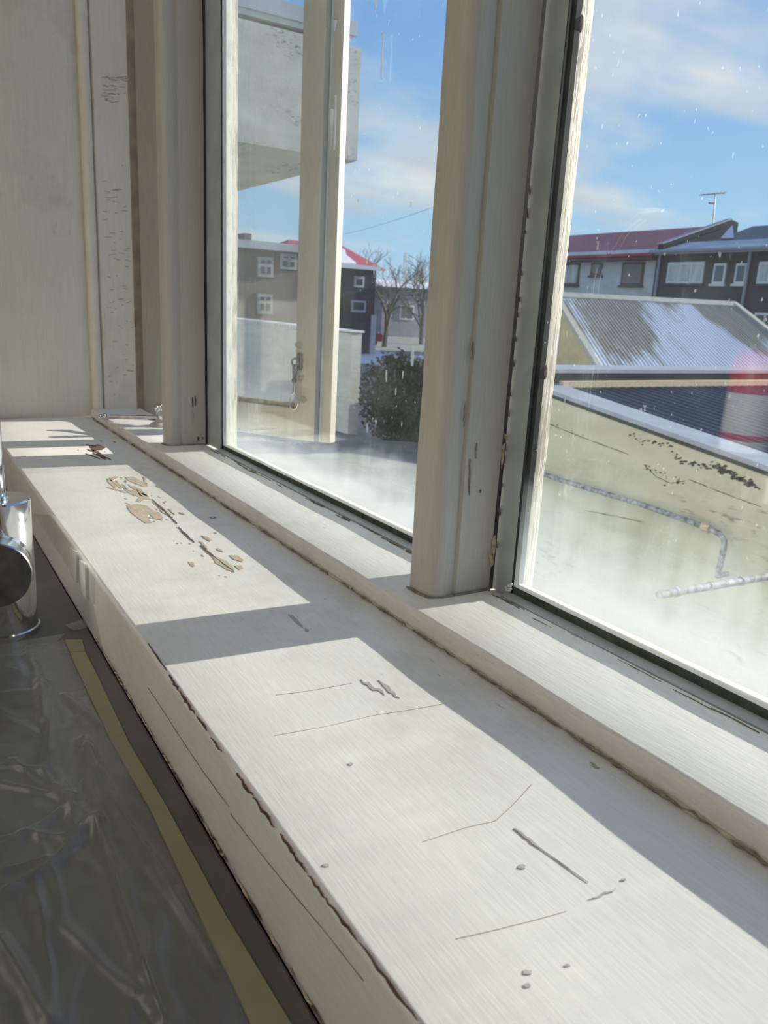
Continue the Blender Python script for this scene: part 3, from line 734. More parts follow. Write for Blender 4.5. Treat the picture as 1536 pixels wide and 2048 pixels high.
# clear parcel tape folded over the sill front
ct = root('parcel_tape', 'glossy clear parcel tape stuck over the front of the sill near the tap', 'tape')
for k, (pts) in enumerate(([(72, 1028), (110, 1030), (192, 1145), (190, 1208), (150, 1150)], [(166, 1172), (186, 1205), (206, 1298), (176, 1240)], [(145, 1095), (158, 1104), (158, 1165), (146, 1150)], [(165, 1120), (176, 1128), (178, 1200), (168, 1180)])):
    chip(ct, pts, 1, YF, M['cleartape' if k < 2 else 'tapeglare'], -0.0022 - 0.0002 * k, 'tape_piece')  # last two pieces are reflections painted as pale strips
bm = bmesh.new(); prism(bm, [at(x, y, 2, ZC) + Vector((0, 0, 0.0012)) for x, y in ((130, 1252), (168, 1241), (180, 1256), (148, 1263))], (0, 0, -0.0004))
obj('tape_piece', bm, M['cleartape'], ct)
# yellowed crumbs along the lower edge of the fascia
for i in range(60):
    x = random.uniform(-0.72, -0.2); L_ = random.uniform(0.004, 0.02)
    bm = bmesh.new(); n = 4
    tube(bm, [(x + L_ * k / n, YF - 0.0012, ZC + random.uniform(0.0004, 0.0022)) for k in range(n + 1)], [0.0002] + [random.uniform(0.0003, 0.0008) for _ in range(n - 1)] + [0.0002], 5)
    obj('paint_crumb', bm, M['wood_edge'] if i % 3 else M['red_wood'], sill)

# chrome mixer tap
tap = root('mixer_tap', 'chrome mixer tap with upright spout at the left edge of the worktop', 'tap')
TC = Vector((-0.766, 0.067, 0)); TR = 0.0300; TT = 0.064
bm = bmesh.new(); lathe(bm, [(0.0, ZC), (TR + 0.0015, ZC), (TR + 0.0015, ZC + 0.006), (TR, ZC + 0.007), (TR, TT - 0.0015), (TR - 0.0015, TT), (0.0, TT)], 64, Matrix.Translation(TC))
obj('tap_body', bm, M['chrome'], tap, smooth=True, angle=0.6)
bm = bmesh.new()
pp = [TC + Vector((0, 0, TT - 0.001)), TC + Vector((0, 0, 0.30))]
for i in range(1, 9):
    a_ = PI * i / 8
    pp.append(TC + Vector((0.0, -0.09 + 0.09 * math.cos(a_), 0.30 + 0.09 * math.sin(a_))))
pp.append(TC + Vector((0, -0.18, 0.25)))
tube(bm, pp, 0.0098, 24); obj('spout', bm, M['chrome'], tap, smooth=True, angle=0.6)
bm = bmesh.new(); lathe(bm, [(0.0098, 0), (0.0122, 0.0002), (0.0122, 0.003), (0.0098, 0.0034)], 32, Matrix.Translation(TC + Vector((0, 0, TT))))
obj('spout_collar', bm, M['chrome'], tap, smooth=True, angle=0.6)
hd = at(24, 1146, 0, -0.712)
axis = Matrix.Translation((TC.x + 0.012, TC.y - 0.003, hd.z)) @ Matrix.Rotation(-0.12, 4, 'Z') @ Matrix.Rotation(PI / 2, 4, 'Y')
bm = bmesh.new(); lathe(bm, [(0.0285, 0.0), (0.0285, 0.0235), (0.0278, 0.0245)], 64, axis); obj('handle_base', bm, M['chrome'], tap, smooth=True, angle=0.5)
bm = bmesh.new(); lathe(bm, [(0.0272, 0.0245), (0.0285, 0.0252), (0.0290, 0.045), (0.0280, 0.0465), (0.0, 0.0468)], 64, axis)
obj('handle_cap', bm, M['chrome_dull'], tap, smooth=True, angle=0.5)
bm = bmesh.new(); tube(bm, [TC + Vector((0.035, -0.03, hd.z + 0.02)), TC + Vector((0.037, -0.075, hd.z + 0.05))], [0.006, 0.005], 14); obj('lever', bm, M['chrome'], tap, smooth=True)

# ------------------------------------------------------------------ room things that show in the glass, and an added fill light
lamp = root('ceiling_light', 'white ceiling light panel of the kitchen above the worktop', 'ceiling light')
box('lamp_housing', -1.9, 0.7, -1.65, -0.65, ZCL - 0.04, ZCL - 0.0005, M['ceil'], lamp)
ld = bpy.data.lights.new('lamp_glow', 'AREA'); ld.shape = 'RECTANGLE'; ld.size = 2.5; ld.size_y = 0.95; ld.energy = FILL_LIGHT_W; ld.color = (1.0, 0.93, 0.84)  # unseen lamp, added to lift the interior brightness
lo = bpy.data.objects.new('lamp_glow', ld); C.objects.link(lo); lo.location = (-0.6, -1.15, ZCL - 0.045); lo.parent = lamp
stool = root('bar_stool', 'tall dark stool standing in the kitchen behind the worktop', 'stool')
SX, SY = -1.22, -1.02
bm = bmesh.new(); lathe(bm, [(0, ZC - 0.03), (0.15, ZC - 0.03), (0.16, ZC - 0.02), (0.16, ZC - 0.004), (0.155, ZC), (0, ZC)], 32, Matrix.Translation((SX, SY, 0))); obj('seat', bm, M['counter'], stool, smooth=True)
for k in range(4):
    a_ = PI / 4 + k * PI / 2
    bm = bmesh.new(); tube(bm, [(SX + 0.09 * math.cos(a_), SY + 0.09 * math.sin(a_), ZC - 0.03), (SX + 0.17 * math.cos(a_), SY + 0.17 * math.sin(a_), ZF)], 0.014, 10); obj('leg', bm, M['iron'], stool, smooth=True)
bm = bmesh.new(); tube(bm, [(SX + 0.14 * math.cos(t), SY + 0.14 * math.sin(t), ZF + 0.33) for t in [i * 2 * PI / 24 for i in range(25)]], 0.008, 8); obj('foot_ring', bm, M['iron'], stool, smooth=True)
M['white_plastic'] = m_plain('white_plastic', (0.85, 0.84, 0.82), 0.4, var=0.02)
M['red_plastic'] = m_plain('red_plastic', (0.62, 0.02, 0.04), 0.4, var=0.05)
bot = root('bottle', 'white bottle with broad red top mirrored in the right pane', 'bottle')
bm = bmesh.new(); lathe(bm, [(0, ZC), (0.062, ZC), (0.065, ZC + 0.005), (0.065, ZC + 0.15)], 32, Matrix.Translation((SX, SY, 0))); obj('bottle_body', bm, M['white_plastic'], bot, smooth=True)
bm = bmesh.new(); lathe(bm, [(0.0655, ZC + 0.15), (0.0655, ZC + 0.225), (0.055, ZC + 0.25), (0.03, ZC + 0.26), (0, ZC + 0.26)], 32, Matrix.Translation((SX, SY, 0))); obj('bottle_top', bm, M['red_plastic'], bot, smooth=True)
bm = bmesh.new(); lathe(bm, [(0.0652, ZC + 0.03), (0.0662, ZC + 0.031), (0.0662, ZC + 0.045), (0.0652, ZC + 0.046)], 32, Matrix.Translation((SX, SY, 0))); obj('label_band', bm, M['red_plastic'], bot, smooth=True)


# ================================================================== outdoors
GZ = -2.5
def at_depth(px, py, D):
    d = Vector((px - 768, py - 1024, F_PX)) * (D / F_PX)
    return EYE + Vector((RX.dot(d), RY.dot(d), RZ.dot(d)))
def at_plane(px, py, p0, n):
    d = Vector((px - 768, py - 1024, F_PX)); w = Vector((RX.dot(d), RY.dot(d), RZ.dot(d)))
    return EYE + w * ((Vector(p0) - EYE).dot(n) / w.dot(n))

def m_stucco(name, col, stain, seed=0.0, line=True, amt=0.8):
    m, nt, out = new_mat(name)
    u = nt.coords((1, 1, 1), (seed, seed, seed)); v = nt.coords((0.5, 1, 2.2), (seed, 2, 1), (0, 0.10, 0))
    grain = nt.noise(u, 70.0, 2, 0.6); blot = nt.noise(v, 2.6, 4, 0.6); mould = nt.noise(v, 16.0, 5, 0.7)
    c = nt.ramp(blot, (0.3, tuple(x * 0.82 for x in col)), (0.7, tuple(min(1, x * 1.06) for x in col)))
    k = nt.math('MULTIPLY', nt.rng(mould, 0.54, 0.64), nt.rng(nt.noise(v, 1.5, 3), 0.50, 0.62))
    c = nt.mix(nt.math('MULTIPLY', k, amt), c, g4(stain))
    principled(nt, out, color=c, rough=0.9, normal=nt.bump(grain, 0.5, 0.004), spec=0.2)
    return m
def m_snowroof(name, base, axis_mtx_rot, cover=0.5, seed=0.0, tilt=0.0):
    """weathered sheet metal with snow lying in streaks down the slope"""
    m, nt, out = new_mat(name)
    v = nt.coords((1.0, 1.0, 1.0), (seed, 0, 0), (0, 0, axis_mtx_rot))
    sx = nt.add('ShaderNodeSeparateXYZ', {0: v})
    st = nt.add('ShaderNodeCombineXYZ', {0: nt.math('MULTIPLY', sx.outputs[0], 1.25), 1: nt.math('MULTIPLY', sx.outputs[1], 0.13), 2: 0.0})
    n1 = nt.noise(st.outputs[0], 1.0, 5, 0.55, 0.2); n2 = nt.noise(st.outputs[0], 7.0, 4, 0.6)
    fac = nt.math('MULTIPLY', nt.rng(nt.math('ADD', nt.math('ADD', n1, nt.math('MULTIPLY', n2, 0.20)), nt.math('MULTIPLY', sx.outputs[1], tilt)), cover, cover + 0.09), 0.9)
    c = nt.mix(fac, nt.ramp(n2, (0.3, tuple(x * 0.85 for x in base)), (0.7, tuple(x * 1.15 for x in base))), g4((0.72, 0.73, 0.77)))
    principled(nt, out, color=c, rough=0.85, spec=0.1)
    return m
M['frame_dim'] = m_plain('dull_white_frame', (0.36, 0.37, 0.37), 0.6, var=0.05)
M['cream_wall'] = m_stucco('cream_stucco', (0.53, 0.50, 0.375), (0.07, 0.07, 0.06), 1.0)
M['white_wall'] = m_stucco('pale_stucco', (0.66, 0.66, 0.60), (0.20, 0.20, 0.18), 4.0, amt=0.6)
M['concrete'] = m_stucco('stained_concrete', (0.60, 0.60, 0.55), (0.10, 0.10, 0.09), 7.0, amt=0.9)
M['yellow_wall'] = m_stucco('yellow_stucco', (0.74, 0.62, 0.32), (0.45, 0.38, 0.2), 2.0, amt=0.3)
M['white_house'] = m_stucco('white_house_wall', (0.60, 0.61, 0.60), (0.4, 0.4, 0.4), 3.0, amt=0.3)
M['grey_house'] = m_stucco('grey_house_wall', (0.075, 0.078, 0.080), (0.05, 0.05, 0.05), 5.0, amt=0.4)
M['brown_house'] = m_stucco('brown_house_wall', (0.20, 0.17, 0.16), (0.08, 0.08, 0.08), 6.0, amt=0.5)
M['navy_wall'] = m_plain('navy_sheet', (0.030, 0.040, 0.055), 0.8, var=0.3, scale=3, stretch=(6, 6, 0.5), spec=0.04)
M['red_roof'] = m_plain('red_roof', (0.36, 0.06, 0.075), 0.55, var=0.15, scale=2.0)
M['dark_red'] = m_plain('dark_red_trim', (0.13, 0.035, 0.04), 0.6, var=0.15, scale=3)
M['navy_roof'] = m_plain('navy_roof', (0.030, 0.045, 0.075), 0.5, var=0.2, scale=2)
M['slate_roof'] = m_plain('pale_slate_roof', (0.40, 0.43, 0.50), 0.6, var=0.15, scale=2)
M['snow'] = m_plain('snow', (0.60, 0.62, 0.70), 0.8, var=0.05, scale=6, bump=0.3)
M['shed_roof'] = m_plain('dark_corrugated', (0.020, 0.026, 0.036), 0.38, var=0.25, scale=9, metal=0.0)
M['shed_board'] = m_plain('black_board', (0.018, 0.020, 0.022), 0.55, var=0.3, scale=20)
M['zinc'] = m_plain('zinc_flashing', (0.29, 0.31, 0.36), 0.5, var=0.10, scale=12, spec=0.3)
M['galv'] = m_plain('flaking_galvanised', (0.23, 0.23, 0.235), 0.7, metal=0.0, var=0.75, scale=45, spec=0.2)
M['frame_w'] = m_plain('white_window_frame', (0.70, 0.71, 0.70), 0.5, var=0.04)
M['frame_d'] = m_plain('brown_window_frame', (0.09, 0.07, 0.06), 0.5, var=0.1)
M['pane'] = m_plain('far_pane', (0.05, 0.06, 0.075), 0.06, var=0.3, scale=1.5, spec=0.9)
M['curtain'] = m_plain('curtained_pane', (0.46, 0.50, 0.50), 0.25, var=0.35, scale=1.3, stretch=(2, 2, 0.4))
M['ground'] = m_plain('wet_concrete', (0.20, 0.20, 0.18), 0.8, var=0.3, scale=1.1, bump=0.2)
M['trunk'] = m_plain('bark', (0.10, 0.085, 0.07), 0.9, var=0.3, scale=12)
M['car_red'] = m_plain('car_red', (0.13, 0.012, 0.018), 0.25, var=0.05)
M['mast'] = m_plain('aerial_metal', (0.22, 0.22, 0.22), 0.4, var=0.1, metal=0.3)

g = box('ground', -160, 60, 0.47, 150, GZ - 0.3, GZ, M['ground']); tag(g, 'grey paved yard below the window', 'ground', kind='structure')

# ---------------- low shed with cream wall just outside
shed = root('garden_shed', 'low cream-walled shed with dark corrugated roof close outside', 'shed')
YW = 3.0
c0 = at(1097, 781, 1, YW - 0.04); c1 = at(1536, 936, 1, YW - 0.04)
slope = (c1.z - c0.z) / (c1.x - c0.x)
zc = lambda x: c0.z + slope * (x - c0.x)
XA, XBB = -3.47, 1.2
bm = bmesh.new(); prism(bm, [(XA, YW, GZ), (XBB, YW, GZ), (XBB, YW, zc(XBB) - 0.012), (XA, YW, zc(XA) - 0.012)], (0, 0.16, 0)); obj('front_wall', bm, M['cream_wall'], shed)
box('end_wall', XA, XA + 0.15, YW + 0.16, 8.4, GZ, zc(XA) - 0.05, M['cream_wall'], shed)
bm = bmesh.new(); prism(bm, [(XA, YW - 0.045, zc(XA) - 0.013), (XBB, YW - 0.045, zc(XBB) - 0.013), (XBB, YW - 0.045, zc(XBB) + 0.008), (XA, YW - 0.045, zc(XA) + 0.008)], (0, 0.20, 0)); obj('coping', bm, M['zinc'], shed)
bm = bmesh.new(); prism(bm, [(XA, YW - 0.012, zc(XA) - 0.040), (XBB, YW - 0.012, zc(XBB) - 0.040), (XBB, YW - 0.012, zc(XBB) - 0.013), (XA, YW - 0.012, zc(XA) - 0.013)], (0, 0.012, 0)); obj('drip_board', bm, M['shed_board'], shed)  # black strip painting the shadow line under the coping
rd = at(1300, 742, 0, -3.2); ZRD = rd.z
box('ridge_board', XA, -3.20, YW + 0.14, 8.4, zc(-3.2) - 0.02, ZRD - 0.012, M['shed_board'], shed)
box('ridge_flashing', XA - 0.03, -3.185, YW + 0.10, 8.45, ZRD - 0.012, ZRD + 0.008, M['zinc'], shed)
box('batten', -3.20, -3.165, YW + 0.14, 8.4, zc(-3.2) - 0.01, zc(-3.2) + 0.025, M['wood_edge'], shed)
bm = bmesh.new(); n = 560; rows = []
for xx in (-3.17, XBB):
    row = []
    for i in range(n + 1):
        y = YW + 0.15 + 5.2 * i / n
        row.append(bm.verts.new((xx, y, zc(xx) - 0.012 + 0.009 * math.sin(2 * PI * (y - YW) / 0.076))))
    rows.append(row)
for i in range(n): bm.faces.new((rows[0][i], rows[0][i + 1], rows[1][i + 1], rows[1][i]))
obj('corrugated_roof', bm, M['shed_roof'], shed, smooth=True)
# rail fixed along the shed wall
rail = root('wall_rail', 'flaking white pipe rail fixed along the cream shed wall', 'rail')
pr = [at(x, y, 1, YW - 0.07) for x, y in ((1030, 932), (1090, 950), (1180, 978), (1280, 1008), (1360, 1036), (1420, 1058), (1440, 1068), (1449, 1082), (1447, 1098), (1440, 1130), (1434, 1152))]
bm = bmesh.new(); tube(bm, pr, 0.0130, 12); obj('rail_pipe', bm, M['galv'], rail, smooth=True)
for k in (0, 10):
    p = pr[k]; bm = bmesh.new(); tube(bm, [p, (p.x, YW - 0.0005, p.z)], 0.012, 10); obj('bracket', bm, M['galv'], rail, smooth=True)
p = pr[5]; bm = bmesh.new(); tube(bm, [pr[4].lerp(pr[5], 0.75), pr[5]], 0.019, 12); obj('joint_sleeve', bm, M['wood_edge'], rail, smooth=True)
bar = root('clothes_bar', 'grey galvanised bar sticking out of the shed wall towards the window', 'bar')
q0 = at(1318, 1190, 0, -1.2); q1 = at(1536, 1153, 0, -1.2); q2 = q0 + (q1 - q0) * ((YW - 0.0005 - q0.y) / (q1.y - q0.y))
bm = bmesh.new(); tube(bm, [q0, q0.lerp(q2, 0.5), q2], 0.0105, 12); obj('bar_tube', bm, M['galv'], bar, smooth=True)
for i in range(9):
    t = 0.05 + i * 0.1; p = q0.lerp(q2, t); d = (q2 - q0).normalized() * 0.006
    bm = bmesh.new(); tube(bm, [p - d, p + d], 0.0128, 12); obj('ring', bm, M['galv'], bar, smooth=True)

# ---------------- garage with snow-streaked corrugated roof
gar = root('garage', 'yellow garage with snow-streaked grey corrugated roof behind the shed', 'garage')
A = Vector((0.525, 0.851, 0)).normalized(); B = Vector((0.851, -0.525, 0)).normalized()
Rl = at_depth(1116, 588, 22.0); Rr_ = at_depth(1463, 605, 22.0); RL = (Rr_ - Rl).dot(A)
low = at_depth(1224, 740, 17.0); run = (low - Rl).dot(B); drop = Rl.z - low.z
pitch = drop / run; EXT = run + 1.6
def gp(u, v, w=0.0): return Rl + A * u + B * v + Vector((0, 0, w - pitch * abs(v)))
M['garage_roof'] = m_snowroof('garage_sheet', (0.33, 0.30, 0.235), -math.atan2(A.y, A.x), 0.515 + 0.045 * (Rl.dot(B) + 2.9), 3.3, -0.045)
for sgn, nm in ((1, 'roof_slope'), (-1, 'roof_slope')):
    bm = bmesh.new(); n = 420; rows = []
    for v in (0.0, EXT):
        rows.append([bm.verts.new(gp(-0.12 + (RL + 0.24) * i / n, sgn * v, 0.010 * math.sin(2 * PI * i / 7))) for i in range(n + 1)])
    for i in range(n): bm.faces.new((rows[0][i], rows[0][i + 1], rows[1][i + 1], rows[1][i]))
    obj(nm, bm, M['garage_roof'], gar, smooth=True)
M['ridge_cap'] = m_plain('old_ridge_cap', (0.50, 0.47, 0.38), 0.7, var=0.15, scale=6)
bm = bmesh.new(); prism(bm, [gp(-0.15, 0.32, 0.03), gp(-0.15, 0, 0.06), gp(-0.15, -0.32, 0.03), gp(-0.15, -0.32, 0.0), gp(-0.15, 0.32, 0.0)], A * (RL + 0.3)); obj('ridge_cap', bm, M['ridge_cap'], gar)
for u in (-0.17, RL + 0.05):
    bm = bmesh.new(); prism(bm, [gp(u, 0, 0.05), gp(u, EXT, 0.05), gp(u, EXT, -0.10), gp(u, 0, -0.10)], A * 0.12); obj('verge_trim', bm, M['ridge_cap'], gar)
def gw(u, v, z): p = Rl + A * u + B * v; return Vector((p.x, p.y, z))
V2 = EXT - 0.25
bm = bmesh.new(); prism(bm, [gw(0, -V2, GZ), gw(0, V2, GZ), gw(0, V2, gp(0, V2).z - 0.1), gw(0, 0, gp(0, 0).z - 0.1), gw(0, -V2, gp(0, -V2).z - 0.1)], A * 0.2); obj('gable_wall', bm, M['yellow_wall'], gar)
bm = bmesh.new(); prism(bm, [gw(RL - 0.2, -V2, GZ), gw(RL - 0.2, V2, GZ), gw(RL - 0.2, V2, gp(0, V2).z - 0.1), gw(RL - 0.2, 0, gp(0, 0).z - 0.1), gw(RL - 0.2, -V2, gp(0, -V2).z - 0.1)], A * 0.2); obj('gable_wall', bm, M['yellow_wall'], gar)
bm = bmesh.new(); prism(bm, [gw(0, V2 - 0.2, GZ), gw(RL, V2 - 0.2, GZ), gw(RL, V2 - 0.2, gp(0, V2).z - 0.05), gw(0, V2 - 0.2, gp(0, V2).z - 0.05)], B * 0.2); obj('eave_wall', bm, M['yellow_wall'], gar)
wc = at_plane(1114, 676, Rl, A); wu = (wc - Rl).dot(B); wz = wc.z
bm = bmesh.new(); prism(bm, [gw(-0.05, wu - 0.42, wz - 0.55), gw(-0.05, wu + 0.42, wz - 0.55), gw(-0.05, wu + 0.42, wz + 0.55), gw(-0.05, wu - 0.42, wz + 0.55)], A * 0.06); fr = obj('window', bm, M['frame_w'], gar)
for z0, z1 in ((-0.48, -0.05), (0.05, 0.48)):
    bm = bmesh.new(); prism(bm, [gw(-0.07, wu - 0.32, wz + z0), gw(-0.07, wu + 0.32, wz + z0), gw(-0.07, wu + 0.32, wz + z1), gw(-0.07, wu - 0.32, wz + z1)], A * 0.03); obj('pane', bm, M['pane'], fr)

# ---------------- terraced houses straight across (facades parallel to the window)
YH = 32.0
xw = at(1317, 520, 1, YH).x
def wy(house, px0, py0, px1, py1, frame, pane, cols=1, y=YH, th=0.10):
    """window on a facade y = const from photo corners"""
    a = at(px0, py0, 1, y); b = at(px1, py1, 1, y)
    x0, x1 = min(a.x, b.x), max(a.x, b.x); z1, z0 = max(a.z, b.z), min(a.z, b.z)
    f = box('window', x0, x1, y - 0.08, y + 0.02, z0, z1, frame, house)
    w = (x1 - x0 - th * (cols + 1)) / cols
    for c in range(cols):
        xx = x0 + th + c * (w + th)
        box('pane', xx, xx + w, y - 0.10, y - 0.07, z0 + th, z1 - th, pane, f)
    box('window_ledge', x0 - 0.08, x1 + 0.08, y - 0.16, y, z0 - 0.10, z0, frame if pane is not M['curtain'] else M['navy_roof'], f)
wh = root('terraced_house', 'white rendered house with dark red roof across the yard', 'house')
zE = at(1230, 507, 1, YH - 0.5).z; zR = at(1260, 463, 1, YH + 4.5).z
xl_ = xw - 16
box('wall', xl_, xw, YH, YH + 9, GZ, zE, M['white_house'], wh)
bm = bmesh.new(); prism(bm, [(xl_ - 0.3, YH - 0.55, zE - 0.02), (xl_ - 0.3, YH + 4.5, zR), (xl_ - 0.3, YH + 9.55, zE - 0.02), (xl_ - 0.3, YH + 9.55, zE - 0.2), (xl_ - 0.3, YH + 4.5, zR - 0.2), (xl_ - 0.3, YH - 0.55, zE - 0.2)], (xw - xl_ + 0.3, 0, 0)); obj('roof', bm, M['red_roof'], wh)
box('soffit', xl_ - 0.3, xw, YH - 0.55, YH, zE - 0.34, zE - 0.16, M['dark_red'], wh)
pit = (zR - zE) / 5.05
for a_, b_ in ((1100, 1217), (1223, 1304)):
    x0 = at(a_, 503, 1, YH - 0.5).x; x1 = at(b_, 500, 1, YH - 0.5).x
    bm = bmesh.new(); prism(bm, [(x0, YH - 0.58, zE - 0.03), (x0, YH - 0.58, zE + 0.09), (x0, YH - 0.2, zE + 0.06 + 0.35 * pit), (x0, YH - 0.2, zE - 0.03 + 0.35 * pit)], (x1 - x0, 0, 0)); obj('snow_strip', bm, M['snow'], wh)
wy(wh, 1132, 527, 1157, 570, M['frame_d'], M['curtain']); wy(wh, 1185, 526, 1204, 551, M['frame_d'], M['pane']); wy(wh, 1248, 525, 1285, 571, M['frame_d'], M['pane'])

gh = root('terraced_house', 'dark grey rendered house with navy roof right of the white one', 'house')
YG = YH - 0.15
zG = at(1400, 500, 1, YG - 0.4).z
xr_ = xw + 16
box('wall', xw + 0.001, xr_, YG, YH + 9, GZ, zG, M['grey_house'], gh)
xn = at(1420, 476, 1, YH + 1.7).x; zG2 = at(1450, 481, 1, YH + 1.6).z; zG3 = at(1500, 453, 1, YH + 4.5).z
bm = bmesh.new(); prism(bm, [(xw + 0.25, YG - 0.5, zG), (xw + 0.25, YH + 1.6, zG2), (xw + 0.25, YH + 1.6, zG2 - 0.2), (xw + 0.25, YG - 0.5, zG - 0.15)], (16, 0, 0)); obj('apron_roof', bm, M['slate_roof'], gh)
bm = bmesh.new(); prism(bm, [(xw + 0.25, YH + 1.6, zG2), (xw + 0.25, YH + 4.5, zG3), (xw + 0.25, YH + 9, zG2), (xw + 0.25, YH + 9, zG2 - 0.2), (xw + 0.25, YH + 1.6, zG2 - 0.2)], (16 - xn + xw, 0, 0)); bmesh.ops.translate(bm, vec=(xn - xw, 0, 0), verts=bm.verts); obj('roof', bm, M['navy_roof'], gh)
bm = bmesh.new(); tube(bm, [(xw, YG - 0.55, zG - 0.02), (xr_, YG - 0.55, zG - 0.02)], 0.09, 8); obj('gutter', bm, M['zinc'], gh, smooth=True)
f0 = at(1316, 489, 0, xw); f1 = at(1452, 440, 0, xw)
bm = bmesh.new(); prism(bm, [(xw + 0.02, f0.y, f0.z), (xw + 0.02, f1.y, f1.z), (xw + 0.02, f1.y + 0.6, f1.z - 0.1), (xw + 0.02, f1.y + 0.6, f1.z - 1.8), (xw + 0.02, f0.y, f0.z - 0.45)], (0.30, 0, 0)); obj('fire_wall', bm, M['navy_wall'], gh)
bm = bmesh.new(); prism(bm, [(xw + 0.002, f0.y - 0.1, f0.z), (xw + 0.002, f1.y, f1.z), (xw + 0.002, f1.y, f1.z + 0.05), (xw + 0.002, f0.y - 0.1, f0.z + 0.05)], (0.36, 0, 0)); obj('fire_wall_cap', bm, M['zinc'], gh)
s0 = at(1438, 490, 1, YH + 1.7)
bm = bmesh.new(); prism(bm, [at_plane(x, y, (xw, YH + 1.6, zG2 + 0.04), Vector((0, -(zG3 - zG2), 2.9)).normalized()) for x, y in ((1442, 477), (1455, 462), (1465, 452), (1467, 476))], (0, 0, 0.05)); obj('snow_patch', bm, M['snow'], gh)
wy(gh, 1339, 525, 1405, 567, M['frame_w'], M['curtain'], 3, YG); wy(gh, 1431, 527, 1449, 568, M['frame_w'], M['pane'], 1, YG); wy(gh, 1475, 527, 1491, 568, M['frame_w'], M['pane'], 1, YG); wy(gh, 1521, 524, 1560, 568, M['frame_w'], M['curtain'], 2, YG)
wy(gh, 1512, 625, 1550, 660, M['frame_w'], M['pane'], 2, YG)
for px in (1321, 1501):
    t_ = at(px, 505, 1, YG - 0.12); bm = bmesh.new(); tube(bm, [(t_.x, YG - 0.12, zG - 0.05), (t_.x, YG - 0.12, GZ)], 0.07, 8); obj('downpipe', bm, M['zinc'], gh, smooth=True)
# roof aerial
aer = root('roof_aerial', 'thin rooftop television aerial on the fire wall between the houses', 'aerial')
Dd = 44.0
m0 = at_depth(1424, 470, Dd); m1 = at_depth(1431, 388, Dd)
bm = bmesh.new(); tube(bm, [m0, m1], 0.035, 6); obj('mast', bm, M['mast'], aer)
bm = bmesh.new(); tube(bm, [at_depth(1401, 390, Dd), at_depth(1450, 386, Dd)], 0.03, 6); obj('boom', bm, M['mast'], aer)
for k in range(6):
    c_ = at_depth(1403 + 9 * k, 389.6 - 0.75 * k, Dd); bm = bmesh.new(); tube(bm, [c_ - Vector((0.30, -0.2, 0)), c_ + Vector((0.30, -0.2, 0))], 0.014, 5); obj('element', bm, M['mast'], aer)
bm = bmesh.new(); tube(bm, [at_depth(1417, 406, Dd), at_depth(1428, 407, Dd)], 0.045, 6); obj('amplifier', bm, M['mast'], aer)

# ---------------- balcony of the next house, upper left
bal = root('balcony', 'stained concrete balcony with roof canopy seen through the left pane', 'balcony')
cc = at_depth(714, 322, 8.3); XB = cc.x; YC = cc.y
ztop = at(721, 97, 0, XB).z; zbot = cc.z
box('parapet', XB - 0.14, XB, 0.5, YC, zbot, ztop, M['concrete'], bal)
box('front_parapet', XB - 3.4, XB - 0.14, YC - 0.14, YC, zbot, ztop, M['concrete'], bal)
box('floor_slab', XB - 3.4, XB - 0.14, 0.5, YC - 0.14, zbot + 0.002, zbot + 0.18, M['concrete'], bal)
ca = at(716, 42, 0, XB); cb = at(716, 73, 0, XB)
box('canopy', XB - 3.6, XB, 0.5, ca.y, cb.z, ca.z, M['slate_roof'], bal)
box('canopy_soffit', XB - 3.55, XB - 0.03, 0.5, ca.y - 0.06, cb.z - 0.05, cb.z, M['frame_w'], bal)
box('house_wall', XB - 9, XB - 0.3, 0.2, 0.5, GZ, 6.0, M['concrete'], bal)

# ---------------- garden wall in the yard
gwall = root('garden_wall', 'pale rendered garden wall with dentilled top behind the casement', 'wall')
bw = at(693, 868, 2, GZ); YQ = bw.y; zq = at(704, 661, 1, YQ).z; xq = at(704, 661, 1, YQ).x
box('wall_body', xq - 16, xq, YQ, YQ + 0.25, GZ, zq - 0.06, M['white_wall'], gwall)
box('wall_cap', xq - 16, xq + 0.02, YQ - 0.05, YQ + 0.30, zq - 0.04, zq, M['frame_w'], gwall)
for i in range(70):
    xx = xq - 2.2 - i * 0.16
    box('dentil', xx - 0.08, xx, YQ - 0.04, YQ + 0.02, zq - 0.11, zq - 0.04, M['frame_w'], gwall)

# ---------------- houses to the left (facades facing right)
def wx(house, px0, py0, px1, py1, X, frame, pane, th=0.12, cross=True):
    a = at(px0, py0, 0, X); b = at(px1, py1, 0, X)
    y0, y1 = min(a.y, b.y), max(a.y, b.y); z0, z1 = min(a.z, b.z), max(a.z, b.z)
    f = box('window', X - 0.02, X + 0.08, y0, y1, z0, z1, frame, house)
    if cross:
        ym, zm = (y0 + y1) / 2, z0 + (z1 - z0) * 0.6
        for (p0, p1) in ((y0 + th, ym - th / 2), (ym + th / 2, y1 - th)):
            for (r0, r1) in ((z0 + th, zm - th / 2), (zm + th / 2, z1 - th)): box('pane', X + 0.06, X + 0.10, p0, p1, r0, r1, pane, f)
    else: box('pane', X + 0.06, X + 0.10, y0 + th, y1 - th, z0 + th, z1 - th, pane, f)
bh = root('stone_house', 'brown grey house with white cross windows seen through the casement', 'house')
XH = -30.0
e0 = at(470, 497, 0, XH); e1 = at(622, 508, 0, XH)
box('wall', XH - 8, XH, e0.y - 3, e1.y, GZ, e1.z, M['brown_house'], bh)
zt_ = at(560, 487, 0, XH).z
box('parapet', XH - 8.1, XH + 0.25, e0.y - 3.1, e1.y + 0.2, e1.z, zt_, M['slate_roof'], bh)
ch0 = at(489, 466, 0, XH - 1.5); ch1 = at(503, 495, 0, XH - 1.5)
box('chimney', XH - 2.3, XH - 1.5, ch0.y, ch1.y, zt_, ch0.z, M['brown_house'], bh)
